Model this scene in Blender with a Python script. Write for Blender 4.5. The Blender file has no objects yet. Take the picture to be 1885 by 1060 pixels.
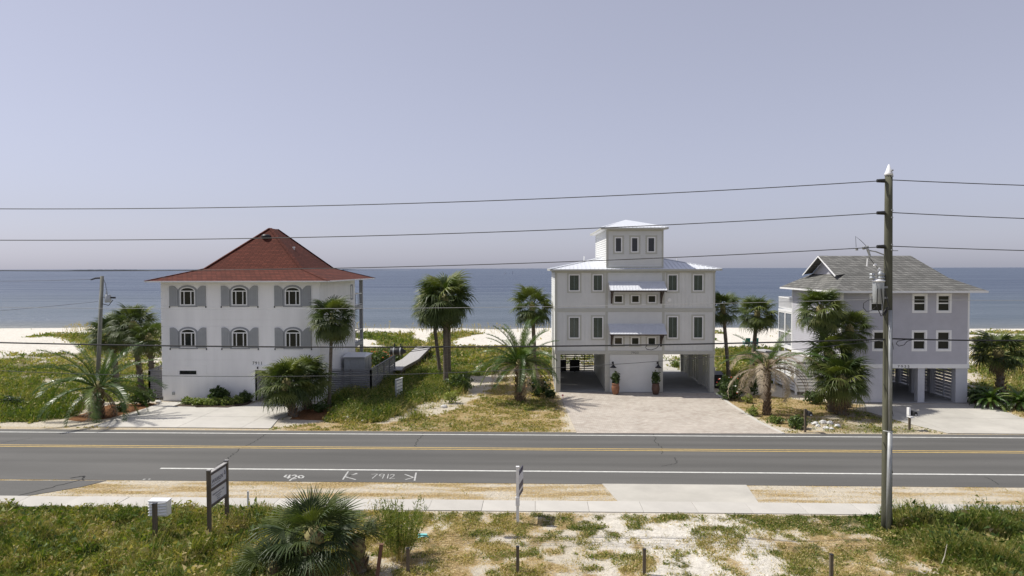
import bpy, math, random
import numpy as np
from math import sin, cos, pi, radians, atan, sqrt
from mathutils import Vector, Matrix
random.seed(7); rng = np.random.RandomState(11)
SC = bpy.context.scene
COL = SC.collection

# ------------------------------------------------------------------ camera
PW, PH, PF = 1885., 1060., 1274.
EYE = Vector((0, 0, 9))
_t = radians(1.9); _p = atan(36 / PF); _r = -4 / 1885
_f = Vector((-sin(_t), cos(_t), 0)); _x = Vector((cos(_t), sin(_t), 0)); _z = Vector((0, 0, 1))
FW = _f * cos(_p) - _z * sin(_p); _u = _z * cos(_p) + _f * sin(_p)
RT = _x * cos(_r) + _u * sin(_r); UP = _u * cos(_r) - _x * sin(_r)
cam = bpy.data.cameras.new('camera'); cam.sensor_width = 36; cam.lens = PF / PW * 36
cam.clip_start = .5; cam.clip_end = 90000
co = bpy.data.objects.new('camera', cam); COL.objects.link(co)
m = Matrix((RT, UP, -FW)).transposed().to_4x4(); m.translation = EYE
co.matrix_world = m; SC.camera = co

# ------------------------------------------------------------------ light
S = Vector((-.66, .15, 1.0)).normalized()
EL = math.asin(S.z); AZ = math.atan2(S.x, S.y)
w = bpy.data.worlds.new('World'); SC.world = w; w.use_nodes = True
nt = w.node_tree; nt.nodes.clear()
sky = nt.nodes.new('ShaderNodeTexSky'); sky.sky_type = 'NISHITA'; sky.sun_disc = False
sky.sun_elevation = EL; sky.sun_rotation = AZ
sky.altitude = 0; sky.air_density = 1.0; sky.dust_density = 1.0; sky.ozone_density = 1.5
hs = nt.nodes.new('ShaderNodeHueSaturation'); hs.inputs['Saturation'].default_value = .36
mul = nt.nodes.new('ShaderNodeMix'); mul.data_type = 'RGBA'; mul.blend_type = 'MULTIPLY'; mul.inputs[0].default_value = 1
mul.inputs[7].default_value = (.80, .79, .91, 1)
bg = nt.nodes.new('ShaderNodeBackground'); bg.inputs[1].default_value = .10
wo = nt.nodes.new('ShaderNodeOutputWorld')
hz = nt.nodes.new('ShaderNodeMix'); hz.data_type = 'RGBA'; hz.inputs[0].default_value = .45; hz.inputs[7].default_value = (2.85, 3.0, 3.85, 1)
nt.links.new(sky.outputs[0], hs.inputs['Color']); nt.links.new(hs.outputs[0], mul.inputs[6])
nt.links.new(mul.outputs[2], hz.inputs[6]); nt.links.new(hz.outputs[2], bg.inputs[0]); nt.links.new(bg.outputs[0], wo.inputs[0])
sun = bpy.data.lights.new('sun', 'SUN'); sun.energy = 3.4; sun.angle = radians(.53); sun.color = (1, .955, .87)
so = bpy.data.objects.new('sun', sun); COL.objects.link(so)
so.rotation_euler = (-S).to_track_quat('-Z', 'Y').to_euler(); so.location = (-20, 10, 40)
SC.view_settings.view_transform = 'Standard'; SC.view_settings.look = 'None'
SC.view_settings.gamma = 1; SC.view_settings.use_curve_mapping = False
SC.view_settings.exposure = 0.56

# ------------------------------------------------------------------ helpers
def ray(px, py): return FW + RT * ((px - PW / 2) / PF) - UP * ((py - PH / 2) / PF)
def G(px, py, z=0.):
    d = ray(px, py); return EYE + d * ((z - EYE.z) / d.z)
def Q(px, py, Y):
    d = ray(px, py); return EYE + d * (Y / d.y)
def Gxy(pts, z=0.): return [(G(a, b, z).x, G(a, b, z).y) for a, b in pts]

def tag(o, label=None, cat=None, group=None, kind=None):
    if label: o['label'] = label
    if cat: o['category'] = cat
    if group: o['group'] = group
    if kind: o['kind'] = kind
    return o
ORG = {}
def thing(name, loc, label, cat, group=None):
    o = bpy.data.objects.new(name, None); COL.objects.link(o); o.location = loc
    o.empty_display_size = .2
    ORG[o.name] = Vector(loc)
    return tag(o, label, cat, group)

class MB:
    def __init__(s): s.v = []; s.f = []
    def add(s, vs, fs):
        n = len(s.v); s.v += [tuple(v) for v in vs]; s.f += [tuple(i + n for i in f) for f in fs]; return s
    def box(s, x0, x1, y0, y1, z0, z1):
        return s.add([(x0, y0, z0), (x1, y0, z0), (x1, y1, z0), (x0, y1, z0), (x0, y0, z1), (x1, y0, z1), (x1, y1, z1), (x0, y1, z1)],
                     [(0, 3, 2, 1), (4, 5, 6, 7), (0, 1, 5, 4), (1, 2, 6, 5), (2, 3, 7, 6), (3, 0, 4, 7)])
    def beam(s, a, b, wd, ht, up=Vector((0, 0, 1))):
        a = Vector(a); b = Vector(b); d = (b - a).normalized()
        sd = d.cross(up)
        if sd.length < 1e-4: sd = Vector((1, 0, 0))
        sd.normalize(); u2 = sd.cross(d).normalized(); sd *= wd / 2; u2 *= ht / 2
        vs = [a - sd - u2, a + sd - u2, a + sd + u2, a - sd + u2, b - sd - u2, b + sd - u2, b + sd + u2, b - sd + u2]
        return s.add(vs, [(0, 3, 2, 1), (4, 5, 6, 7), (0, 1, 5, 4), (1, 2, 6, 5), (2, 3, 7, 6), (3, 0, 4, 7)])
    def tube(s, pts, rad, n=8, cap=True):
        pts = [Vector(p) for p in pts]
        if not hasattr(rad, '__len__'): rad = [rad] * len(pts)
        vs = []; fs = []; prev = None
        for i, p in enumerate(pts):
            d = (pts[min(i + 1, len(pts) - 1)] - pts[max(i - 1, 0)]).normalized()
            a = Vector((0, 0, 1)) if abs(d.z) < .9 else Vector((1, 0, 0))
            if prev is not None: a = prev
            sx = d.cross(a); sx.normalize(); sy = sx.cross(d); sy.normalize(); prev = sy
            for k in range(n):
                t = 2 * pi * k / n; vs.append(p + (sx * cos(t) + sy * sin(t)) * rad[i])
            if i:
                for k in range(n):
                    a0 = (i - 1) * n + k; a1 = (i - 1) * n + (k + 1) % n
                    fs.append((a0, a1, a1 + n, a0 + n))
        if cap:
            fs.append(tuple(reversed(range(n)))); fs.append(tuple(range(len(vs) - n, len(vs))))
        return s.add(vs, fs)
    def lathe(s, c, prof, n=16):
        vs = []; fs = []
        for i, (r, z) in enumerate(prof):
            for k in range(n):
                t = 2 * pi * k / n; vs.append((c[0] + r * cos(t), c[1] + r * sin(t), c[2] + z))
            if i:
                for k in range(n):
                    a0 = (i - 1) * n + k; a1 = (i - 1) * n + (k + 1) % n
                    fs.append((a0, a1, a1 + n, a0 + n))
        fs.append(tuple(reversed(range(n)))); fs.append(tuple(range(len(vs) - n, len(vs))))
        return s.add(vs, fs)
    def prism(s, pts, off):
        n = len(pts); off = Vector(off)
        vs = [Vector(p) for p in pts] + [Vector(p) + off for p in pts]
        return s.add(vs, [tuple(range(n)), tuple(reversed(range(n, 2 * n)))] + [(i, i + n, (i + 1) % n + n, (i + 1) % n) for i in range(n)])
    def build(s, name, mat, parent=None, kind=None, smooth=False, label=None, cat=None, group=None):
        me = bpy.data.meshes.new(name)
        off = Vector((0, 0, 0))
        if parent is not None: off = ORG.get(parent.name, off)
        me.from_pydata([(v[0] - off.x, v[1] - off.y, v[2] - off.z) for v in s.v], [], s.f)
        if smooth: me.polygons.foreach_set('use_smooth', [True] * len(me.polygons))
        me.materials.append(mat)
        o = bpy.data.objects.new(name, me); COL.objects.link(o)
        if parent is not None: o.parent = parent; ORG[o.name] = off
        return tag(o, label, cat, group, kind)

def copy_tree(o, parent=None):
    c = o.copy(); COL.objects.link(c)
    if parent is not None: c.parent = parent
    for ch in o.children: copy_tree(ch, c)
    return c

# big numpy meshes (grass, leaves)
def np_mesh(name, V, F, mat, tint=None, kind=None, parent=None):
    V = np.asarray(V, np.float32); F = np.asarray(F, np.int32)
    me = bpy.data.meshes.new(name); me.vertices.add(len(V)); me.vertices.foreach_set('co', V.ravel())
    k = F.shape[1]; me.loops.add(F.size); me.polygons.add(len(F))
    me.loops.foreach_set('vertex_index', F.ravel())
    me.polygons.foreach_set('loop_start', np.arange(0, F.size, k, dtype=np.int32))
    me.polygons.foreach_set('loop_total', np.full(len(F), k, np.int32))
    me.update(calc_edges=True)
    if tint is not None:
        a = me.attributes.new('tint', 'FLOAT', 'POINT'); a.data.foreach_set('value', np.asarray(tint, np.float32))
    me.materials.append(mat)
    o = bpy.data.objects.new(name, me); COL.objects.link(o)
    if parent is not None: o.parent = parent
    if kind: o['kind'] = kind
    return o

# value noise
_T = rng.rand(256, 256)
def vn(x, y):
    xi = np.floor(x).astype(int); yi = np.floor(y).astype(int); fx = x - xi; fy = y - yi
    fx = fx * fx * (3 - 2 * fx); fy = fy * fy * (3 - 2 * fy)
    a = _T[xi % 256, yi % 256]; b = _T[(xi + 1) % 256, yi % 256]; c = _T[xi % 256, (yi + 1) % 256]; d = _T[(xi + 1) % 256, (yi + 1) % 256]
    return (a * (1 - fx) + b * fx) * (1 - fy) + (c * (1 - fx) + d * fx) * fy
def fbm(x, y, s, o=4):
    t = 0; a = .5; n = 0
    for i in range(o):
        t = t + a * vn(x / s + 17.3 * i, y / s + 9.1 * i); n += a; a *= .5; s *= .5
    return t / n
def sstep(a, b, x): 
    t = np.clip((x - a) / (b - a), 0, 1); return t * t * (3 - 2 * t)
def pmask(poly, X, Y, soft=.8):
    P = np.array(poly, float); n = len(P); ins = np.zeros(X.shape, bool); dm = np.full(X.shape, 1e9)
    for i in range(n):
        x1, y1 = P[i]; x2, y2 = P[(i + 1) % n]
        c = ((y1 > Y) != (y2 > Y)) & (X < (x2 - x1) * (Y - y1) / (y2 - y1 + 1e-12) + x1); ins ^= c
        dx, dy = x2 - x1, y2 - y1; t = np.clip(((X - x1) * dx + (Y - y1) * dy) / (dx * dx + dy * dy + 1e-9), 0, 1)
        dm = np.minimum(dm, np.hypot(X - x1 - t * dx, Y - y1 - t * dy))
    return sstep(-soft, soft, np.where(ins, dm, -dm))

# ------------------------------------------------------------------ materials
def newmat(name):
    M = bpy.data.materials.new(name); M.use_nodes = True; N = M.node_tree
    b = N.nodes['Principled BSDF']; return M, N, b
def nd(N, t, **k):
    n = N.nodes.new('ShaderNode' + t)
    for a, v in k.items(): setattr(n, a, v)
    return n
def noise(N, scale, detail=5, rough=.6, stretch=None, coord='Object'):
    tc = nd(N, 'TexCoord'); src = tc.outputs[coord]
    if stretch:
        mp = nd(N, 'Mapping'); mp.inputs['Scale'].default_value = stretch; N.links.new(src, mp.inputs[0]); src = mp.outputs[0]
    n = nd(N, 'TexNoise'); n.inputs['Scale'].default_value = scale; n.inputs['Detail'].default_value = detail
    n.inputs['Roughness'].default_value = rough; N.links.new(src, n.inputs['Vector']); return n.outputs[0]
def ramp(N, fac, stops):
    r = nd(N, 'ValToRGB'); e = r.color_ramp.elements
    while len(e) < len(stops): e.new(.5)
    for i, (p, c) in enumerate(stops): e[i].position = p; e[i].color = (*c, 1)
    N.links.new(fac, r.inputs[0]); return r.outputs[0]
def mix(N, f, a, b, mode='MIX'):
    m_ = nd(N, 'Mix', data_type='RGBA', blend_type=mode)
    for s, v in ((0, f), (6, a), (7, b)):
        if isinstance(v, (int, float)): m_.inputs[s].default_value = v
        elif isinstance(v, tuple): m_.inputs[s].default_value = (*v, 1)
        else: N.links.new(v, m_.inputs[s])
    return m_.outputs[2]
def math_(N, op, a, b=0.):
    m_ = nd(N, 'Math', operation=op)
    for i, v in enumerate((a, b)):
        if isinstance(v, (int, float)): m_.inputs[i].default_value = v
        else: N.links.new(v, m_.inputs[i])
    return m_.outputs[0]
def bump(N, b, h, st=.3, dist=.02):
    n = nd(N, 'Bump'); n.inputs['Strength'].default_value = st; n.inputs['Distance'].default_value = dist
    N.links.new(h, n.inputs['Height']); N.links.new(n.outputs[0], b.inputs['Normal'])
def simple(name, c, rough=.7, var=.12, scale=1.5, bs=0., bscale=30, stretch=None, metal=0., spec=.4, rnd=0.):
    M, N, b = newmat(name)
    n = noise(N, scale, 6, .65, stretch)
    lo = tuple(x * (1 - var) for x in c); hi = tuple(min(1, x * (1 + var)) for x in c)
    col = ramp(N, n, [(.3, lo), (.7, hi)])
    if rnd:
        oi = nd(N, 'ObjectInfo'); g = math_(N, 'ADD', math_(N, 'MULTIPLY', oi.outputs['Random'], 2 * rnd), 1 - rnd)
        cx = nd(N, 'CombineXYZ')
        for i in range(3): N.links.new(g, cx.inputs[i])
        col = mix(N, 1., col, cx.outputs[0], 'MULTIPLY')
    N.links.new(col, b.inputs['Base Color'])
    b.inputs['Roughness'].default_value = rough; b.inputs['Metallic'].default_value = metal
    b.inputs['Specular IOR Level'].default_value = spec
    if bs: bump(N, b, noise(N, bscale, 4, .6, stretch), bs, .01)
    return M
def leafmat(name, stops, rough=.42, trans=.25, spec=.5, attr=False, nscale=.9):
    M, N, b = newmat(name)
    if attr:
        a = nd(N, 'Attribute', attribute_name='tint'); f = a.outputs['Fac']
    else:
        oi = nd(N, 'ObjectInfo'); n = noise(N, nscale, 3)
        f = math_(N, 'ADD', math_(N, 'MULTIPLY', oi.outputs['Random'], .6), math_(N, 'MULTIPLY', n, .4))
    c = ramp(N, f, stops)
    N.links.new(c, b.inputs['Base Color']); b.inputs['Roughness'].default_value = rough
    b.inputs['Specular IOR Level'].default_value = spec
    t = nd(N, 'BsdfTranslucent'); tc = mix(N, 1., c, (1.3, 1.45, .5), 'MULTIPLY'); N.links.new(tc, t.inputs[0])
    ms = nd(N, 'MixShader'); ms.inputs[0].default_value = trans
    N.links.new(b.outputs[0], ms.inputs[1]); N.links.new(t.outputs[0], ms.inputs[2])
    N.links.new(ms.outputs[0], N.nodes['Material Output'].inputs[0]); return M

M = {}
M['white_stucco'] = simple('white_stucco', (.88, .87, .85), .85, .07, .9, .25, 40, (1, 1, .12), spec=.2)
M['white_paint'] = simple('white_paint', (.80, .80, .79), .55, .04, 2, .05)
M['grey_paint'] = simple('grey_paint', (.30, .31, .32), .55, .07, 2)
M['shutter_grey'] = simple('shutter_grey', (.34, .35, .355), .6, .06, 3)
M['fence_grey'] = simple('fence_grey', (.20, .20, .21), .75, .18, 3, .3, 20, (1, 1, 6), rnd=.12)
M['siding_pale'] = simple('siding_pale', (.655, .66, .64), .6, .05, 1.2, .08, 30)
M['trim_taupe'] = simple('trim_taupe', (.47, .47, .42), .6, .05, 2)
M['siding_blue'] = simple('siding_blue', (.47, .465, .50), .6, .06, 1.4, .1, 25)
M['siding_side'] = M['siding_blue']
M['dark_wood'] = simple('dark_wood', (.055, .038, .030), .7, .3, 6, .4, 25, (1, 1, .2))
M['post_wood'] = simple('post_wood', (.13, .105, .075), .85, .35, 6, .6, 30, (1, 1, .15))
M['rust_wood'] = simple('rust_wood', (.17, .09, .06), .85, .3, 8, .5, 30, (1, 1, .2))
M['pole_wood'] = simple('pole_wood', (.105, .105, .075), .9, .45, 5, .8, 30, (1, 1, .08), spec=.2)
M['grey_wood'] = simple('grey_wood', (.36, .35, .34), .85, .15, 5, .4, 25, rnd=.1)
M['grey_pole'] = simple('grey_pole', (.20, .20, .17), .9, .3, 5, .5, 25, (1, 1, .1))
M['metal_grey'] = simple('metal_grey', (.42, .44, .45), .4, .08, 4, metal=.3)
M['galv'] = simple('galv', (.33, .34, .34), .5, .12, 6, metal=.3)
M['black_metal'] = simple('black_metal', (.02, .02, .022), .45, .1)
M['black_rubber'] = simple('black_rubber', (.022, .022, .022), .6, .15)
M['wire_dark'] = simple('wire_dark', (.09, .09, .09), .45, .2, 2, metal=.4)
M['wire_pale'] = simple('wire_pale', (.45, .45, .44), .4, .1, 2, metal=.4)
M['concrete'] = simple('concrete', (.47, .45, .41), .9, .10, .6, .3, 60, rnd=.04)
M['concrete_old'] = simple('concrete_old', (.43, .41, .365), .9, .16, .35, .3, 60, rnd=.04)
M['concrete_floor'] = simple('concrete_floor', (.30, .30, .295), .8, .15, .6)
M['road_white'] = simple('road_white', (.56, .56, .53), .7, .22, 4)
M['road_yellow'] = simple('road_yellow', (.52, .37, .12), .7, .22, 5)
M['crack'] = simple('crack', (.018, .018, .018), .9)
M['chalk'] = simple('chalk', (.40, .40, .385), .9, .35, 8)
M['terracotta'] = simple('terracotta', (.21, .095, .05), .6, .3, 5, .2)
M['terracotta_dark'] = simple('terracotta_dark', (.09, .05, .035), .6, .3, 5, .2)
M['rock'] = simple('rock', (.62, .61, .58), .9, .2, 3, .5, 12)
M['trunk'] = simple('trunk', (.17, .145, .115), .95, .35, 4, .9, 14, (1, 1, 4), spec=.15)
M['boot'] = simple('boot', (.16, .115, .075), .95, .4, 6, .5, spec=.1)
M['date_trunk'] = simple('date_trunk', (.20, .145, .095), .95, .45, 9, .9, 14, spec=.15)
M['interior'] = simple('interior', (.10, .10, .10), .9)
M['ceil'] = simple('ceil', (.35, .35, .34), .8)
M['teal'] = simple('teal', (.03, .25, .24), .5)
M['turq'] = simple('turq', (.22, .62, .62), .5, .15, 10)
M['pink'] = simple('pink', (.75, .25, .25), .6)
M['white_plastic'] = simple('white_plastic', (.82, .82, .82), .35, .04)
M['soil'] = simple('soil', (.07, .05, .035), .95)
M['sign_face'] = simple('sign_face', (.56, .57, .62), .4, .03)
M['navy'] = simple('navy', (.03, .03, .075), .5)
M['ink_grey'] = simple('ink_grey', (.16, .17, .22), .6)
M['red_tape'] = simple('red_tape', (.6, .04, .05), .5)
M['flower_red'] = simple('flower_red', (.62, .07, .03), .6)
M['flower_white'] = simple('flower_white', (.8, .8, .76), .6)
M['slat_dark'] = simple('slat_dark', (.16, .15, .13), .8, .15)
M['foam'] = simple('foam', (.75, .76, .76), .8)
M['driftwood'] = simple('driftwood', (.5, .46, .38), .8)

def glassmat(name, c, rough=.06):
    A, N, b = newmat(name); b.inputs['Base Color'].default_value = (*c, 1); b.inputs['Roughness'].default_value = rough
    b.inputs['Specular IOR Level'].default_value = .6
    bump(N, b, noise(N, 1.3, 2), .12, .02); return A
M['glass'] = glassmat('window_glass', (.018, .02, .023))
M['glass_green'] = glassmat('window_glass_tinted', (.02, .032, .028))
A, N, b = newmat('porch_screen'); b.inputs['Base Color'].default_value = (.16, .18, .2, 1); b.inputs['Roughness'].default_value = .6
b.inputs['Alpha'].default_value = .5; M['screen'] = A

# shingles
def shingle(name, c, var, rh=.13):
    A, N, b = newmat(name); tc = nd(N, 'TexCoord')
    sp = nd(N, 'SeparateXYZ'); N.links.new(tc.outputs['Object'], sp.inputs[0])
    cb = nd(N, 'CombineXYZ'); 
    N.links.new(math_(N, 'ADD', sp.outputs[0], sp.outputs[1]), cb.inputs[0]); N.links.new(sp.outputs[2], cb.inputs[1])
    br = nd(N, 'TexBrick'); br.inputs['Scale'].default_value = 1; br.inputs['Mortar Size'].default_value = .022
    br.inputs['Brick Width'].default_value = .34; br.inputs['Row Height'].default_value = rh
    br.inputs['Color1'].default_value = (*[x * (1 - var) for x in c], 1); br.inputs['Color2'].default_value = (*[x * (1 + var) for x in c], 1)
    br.inputs['Mortar'].default_value = (*[x * .5 for x in c], 1)
    N.links.new(cb.outputs[0], br.inputs[0])
    n = noise(N, .5, 5); col = mix(N, 1., br.outputs[0], ramp(N, n, [(.3, (.85, .85, .85)), (.7, (1.12, 1.1, 1.1))]), 'MULTIPLY')
    n2 = noise(N, 18, 3); col = mix(N, 1., col, ramp(N, n2, [(.3, (.8, .8, .8)), (.7, (1.2, 1.2, 1.2))]), 'MULTIPLY')
    N.links.new(col, b.inputs['Base Color']); b.inputs['Roughness'].default_value = .92; b.inputs['Specular IOR Level'].default_value = .2
    inv = math_(N, 'SUBTRACT', 1., br.outputs['Fac']); bump(N, b, inv, .5, .02); return A
M['red_shingle'] = shingle('red_shingle', (.118, .036, .024), .2, .105)
M['grey_shingle'] = shingle('grey_shingle', (.165, .165, .155), .28)
M['metal_roof'] = simple('metal_roof', (.66, .68, .72), .38, .05, 2, metal=.12)

# pavers
A, N, b = newmat('pavers'); tc = nd(N, 'TexCoord')
br = nd(N, 'TexBrick'); br.inputs['Scale'].default_value = 1; br.inputs['Mortar Size'].default_value = .010
br.inputs['Brick Width'].default_value = .24; br.inputs['Row Height'].default_value = .16
br.inputs['Color1'].default_value = (.45, .415, .365, 1); br.inputs['Color2'].default_value = (.375, .325, .28, 1); br.inputs['Mortar'].default_value = (.30, .27, .23, 1)
N.links.new(tc.outputs['Object'], br.inputs[0])
n = noise(N, .45, 6, .7); col = mix(N, 1., br.outputs[0], ramp(N, n, [(.3, (.86, .84, .82)), (.62, (1.12, 1.12, 1.12))]), 'MULTIPLY')
n2 = noise(N, 2.5, 5, .7); col = mix(N, ramp(N, n2, [(.52, (0, 0, 0)), (.68, (.6, .6, .6))]), col, (.56, .52, .45))
N.links.new(col, b.inputs['Base Color']); b.inputs['Roughness'].default_value = .9
bump(N, b, math_(N, 'SUBTRACT', 1., br.outputs['Fac']), .5, .01); M['pavers'] = A

# asphalt
A, N, b = newmat('asphalt')
n1 = noise(N, .6, 5, .6, (.12, 1, 1)); n2 = noise(N, 45, 3, .7); n3 = noise(N, .25, 4)
sp = nd(N, 'SeparateXYZ'); tc = nd(N, 'TexCoord'); N.links.new(tc.outputs['Object'], sp.inputs[0])
col = ramp(N, n1, [(.25, (.085, .083, .078)), (.75, (.128, .125, .118))])
col = mix(N, 1., col, ramp(N, n2, [(.3, (.72, .72, .72)), (.7, (1.3, 1.3, 1.3))]), 'MULTIPLY')
# wheel tracks: darker polished bands along the lanes
def band(c, wd):
    d = math_(N, 'ABSOLUTE', math_(N, 'SUBTRACT', sp.outputs[1], c)); 
    q = nd(N, 'MapRange', interpolation_type='SMOOTHSTEP'); q.inputs[1].default_value = 0; q.inputs[2].default_value = wd; q.inputs[3].default_value = 1; q.inputs[4].default_value = 0
    N.links.new(d, q.inputs[0]); return q.outputs[0]
bs_ = None
for c_ in (31.6, 33.1, 35.2, 36.3):
    t_ = band(c_, .55); bs_ = t_ if bs_ is None else math_(N, 'MAXIMUM', bs_, t_)
bs_ = math_(N, 'MULTIPLY', bs_, .30); col = mix(N, bs_, col, (.062, .061, .058))
N.links.new(col, b.inputs['Base Color']); b.inputs['Roughness'].default_value = .85; b.inputs['Specular IOR Level'].default_value = .3
bump(N, b, n2, .3, .01); M['asphalt'] = A

# ground
A, N, b = newmat('ground')
def att(n): return nd(N, 'Attribute', attribute_name=n).outputs['Fac']
fn = noise(N, 7, 6, .7); fn2 = noise(N, 2.2, 5, .65); fn3 = noise(N, 30, 3, .6)
sand = ramp(N, fn2, [(.3, (.60, .565, .50)), (.7, (.72, .69, .63))])
sand = mix(N, 1., sand, ramp(N, fn, [(.3, (.80, .79, .76)), (.6, (1.06, 1.06, 1.06))]), 'MULTIPLY')
def thr(a, n, k=.9, lo=.42, hi=.62):
    s = math_(N, 'ADD', a, math_(N, 'MULTIPLY', math_(N, 'SUBTRACT', n, .5), k))
    q = nd(N, 'MapRange', interpolation_type='SMOOTHSTEP'); q.inputs[1].default_value = lo; q.inputs[2].default_value = hi
    N.links.new(s, q.inputs[0]); return q.outputs[0]
dry = ramp(N, fn, [(.28, (.20, .135, .06)), (.5, (.36, .265, .13)), (.72, (.56, .47, .31))])
grn = ramp(N, fn, [(.28, (.055, .055, .024)), (.5, (.125, .115, .048)), (.72, (.24, .20, .10))])
mul_ = ramp(N, fn, [(.3, (.09, .045, .022)), (.7, (.26, .13, .06))])
sand = mix(N, math_(N, 'MULTIPLY', att('dirt'), ramp(N, fn2, [(.3, (.55, .55, .55)), (.65, (1, 1, 1))])), sand, mix(N, 1., sand, (.76, .71, .62), 'MULTIPLY'))
fn4 = noise(N, 14, 5, .75)
dry = mix(N, 1., dry, ramp(N, fn4, [(.32, (.62, .60, .56)), (.68, (1.3, 1.3, 1.3))]), 'MULTIPLY')
c_ = mix(N, thr(att('dry'), mix(N, .5, fn, fn4), 1.5), sand, dry)
c_ = mix(N, thr(att('veg'), mix(N, .5, fn, fn4), 1.3), c_, grn)
c_ = mix(N, thr(att('mulch'), fn, .4), c_, mul_)
c_ = mix(N, 1., c_, ramp(N, fn3, [(.3, (.8, .8, .8)), (.7, (1.15, 1.15, 1.15))]), 'MULTIPLY')
N.links.new(c_, b.inputs['Base Color']); b.inputs['Roughness'].default_value = 1; b.inputs['Specular IOR Level'].default_value = .1
bump(N, b, math_(N, 'ADD', math_(N, 'MULTIPLY', fn2, 1.6), fn), .7, .12); M['ground'] = A

# water
A, N, b = newmat('sea_water')
w1 = noise(N, .35, 5, .6, (.45, 1, 1)); w2 = noise(N, 1.6, 4, .6, (.5, 1, 1)); w3 = noise(N, .012, 4, .55, (.25, 1, 1)); w4 = noise(N, .05, 5, .6, (.12, 1, 1))
col = ramp(N, w3, [(.35, (.036, .056, .096)), (.65, (.05, .074, .115))])
tc = nd(N, 'TexCoord'); sp = nd(N, 'SeparateXYZ'); N.links.new(tc.outputs['Object'], sp.inputs[0])
def shoal(a, b__):
    q = nd(N, 'MapRange', interpolation_type='SMOOTHSTEP'); q.inputs[1].default_value = a; q.inputs[2].default_value = b__; q.inputs[3].default_value = 1; q.inputs[4].default_value = 0
    N.links.new(math_(N, 'ADD', sp.outputs[1], math_(N, 'MULTIPLY', math_(N, 'SUBTRACT', w3, .5), 60.)), q.inputs[0]); return q.outputs[0]
col = mix(N, shoal(150, 420), col, (.075, .10, .125)); col = mix(N, shoal(118, 160), col, (.15, .155, .14))
N.links.new(col, b.inputs['Base Color'])
N.links.new(ramp(N, w4, [(.35, (.28, .28, .28)), (.65, (.4, .4, .4))]), b.inputs['Roughness'])
b.inputs['IOR'].default_value = 1.33
bump(N, b, math_(N, 'ADD', math_(N, 'ADD', w1, math_(N, 'MULTIPLY', w2, .35)), math_(N, 'MULTIPLY', w4, .5)), 1., .9); M['sea'] = A

# foliage
M['palm'] = leafmat('palm_leaf', [(.1, (.035, .058, .014)), (.45, (.075, .105, .024)), (.8, (.15, .17, .042)), (1, (.27, .24, .08))], .5, .18, .32)
M['palm_dark'] = leafmat('palm_leaf_dark', [(.1, (.020, .038, .011)), (.6, (.042, .064, .017)), (1, (.10, .12, .03))], .5, .14, .32)
M['palm_dead'] = leafmat('palm_leaf_dead', [(.1, (.16, .11, .06)), (.6, (.30, .23, .14)), (1, (.40, .33, .22))], .8, .12, .2)
M['date_leaf'] = leafmat('date_leaf', [(.1, (.030, .068, .010)), (.6, (.068, .125, .018)), (1, (.18, .20, .035))], .38, .16, .5)
M['date_dead'] = leafmat('date_dead', [(.1, (.20, .15, .10)), (.6, (.38, .31, .23)), (1, (.46, .40, .31))], .85, .12, .2)
M['grass'] = leafmat('grass_blades', [(0, (.030, .055, .012)), (.3, (.085, .135, .022)), (.52, (.20, .23, .05)), (.75, (.36, .29, .11)), (1, (.55, .44, .24))], .6, .3, .3, True)
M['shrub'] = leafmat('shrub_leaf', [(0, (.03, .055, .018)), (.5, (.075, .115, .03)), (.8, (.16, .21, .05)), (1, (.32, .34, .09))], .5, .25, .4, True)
M['stem'] = simple('stem', (.14, .11, .07), .9)
M['crownshaft'] = simple('crown_heart', (.23, .20, .08), .8, .3, 8)

# ------------------------------------------------------------------ terrain
def gz(X, Y):
    X = np.asarray(X, float); Y = np.asarray(Y, float)
    z = sstep(60, 68, Y) * (fbm(X, Y, 7., 3) - .5) * .5
    z = z + .35 * sstep(66, 82, Y) * (1 - sstep(92, 100, Y)) + sstep(92, 100, Y) * (1 - sstep(100, 124, Y)) * .35
    z = z - 2.9 * sstep(97, 128, Y) - 3 * sstep(124, 160, Y)
    z = z + (1 - sstep(24.4, 25.3, Y)) * ((fbm(X, Y, 2.2, 4) - .5) * .22 - .05)
    far = sstep(58, 70, Y)
    z = z + sstep(38.6, 41, Y) * (1 - sstep(62, 68, Y)) * (fbm(X, Y, 3.5, 3) - .5) * .05
    return z - .012
def gzf(x, y): return float(gz(np.array([x]), np.array([y]))[0])

R_ = {}
def reg(n, pts): R_[n] = Gxy(pts)
reg('left_lush', [(-500, 705), (0, 705), (70, 700), (150, 730), (168, 745), (140, 768), (60, 777), (-500, 775)])
reg('left_back', [(-900, 640), (0, 655), (60, 652), (140, 648), (300, 640), (300, 738), (230, 742), (160, 735), (70, 705), (-900, 700)])
reg('mid_lush', [(596, 742), (640, 722), (700, 706), (765, 690), (850, 690), (872, 715), (850, 735), (812, 752), (780, 772), (690, 778), (600, 777)])
reg('mid_back', [(640, 642), (760, 640), (1025, 641), (1030, 690), (960, 686), (885, 694), (760, 700), (675, 700)])
reg('palm_patch', [(865, 722), (930, 735), (1015, 730), (1030, 750), (985, 757), (900, 752)])
reg('right_back', [(1310, 645), (1490, 640), (1500, 720), (1420, 705), (1318, 712)])
reg('far_right', [(1785, 625), (2500, 625), (2700, 745), (1790, 738)])
reg('lot_dry', [(600, 772), (800, 762), (850, 740), (880, 695), (1025, 690), (1030, 725), (1060, 800), (560, 800), (500, 790)])
reg('bed_left', [(120, 772), (200, 744), (275, 741), (296, 743), (200, 770), (150, 776)])
reg('bed_mid', [(532, 772), (560, 752), (604, 746), (622, 750), (604, 774)])
reg('date_bed', [(1325, 732), (1400, 725), (1475, 735), (1600, 745), (1560, 760), (1490, 770), (1470, 792), (1430, 785), (1390, 768), (1350, 748)])
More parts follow.
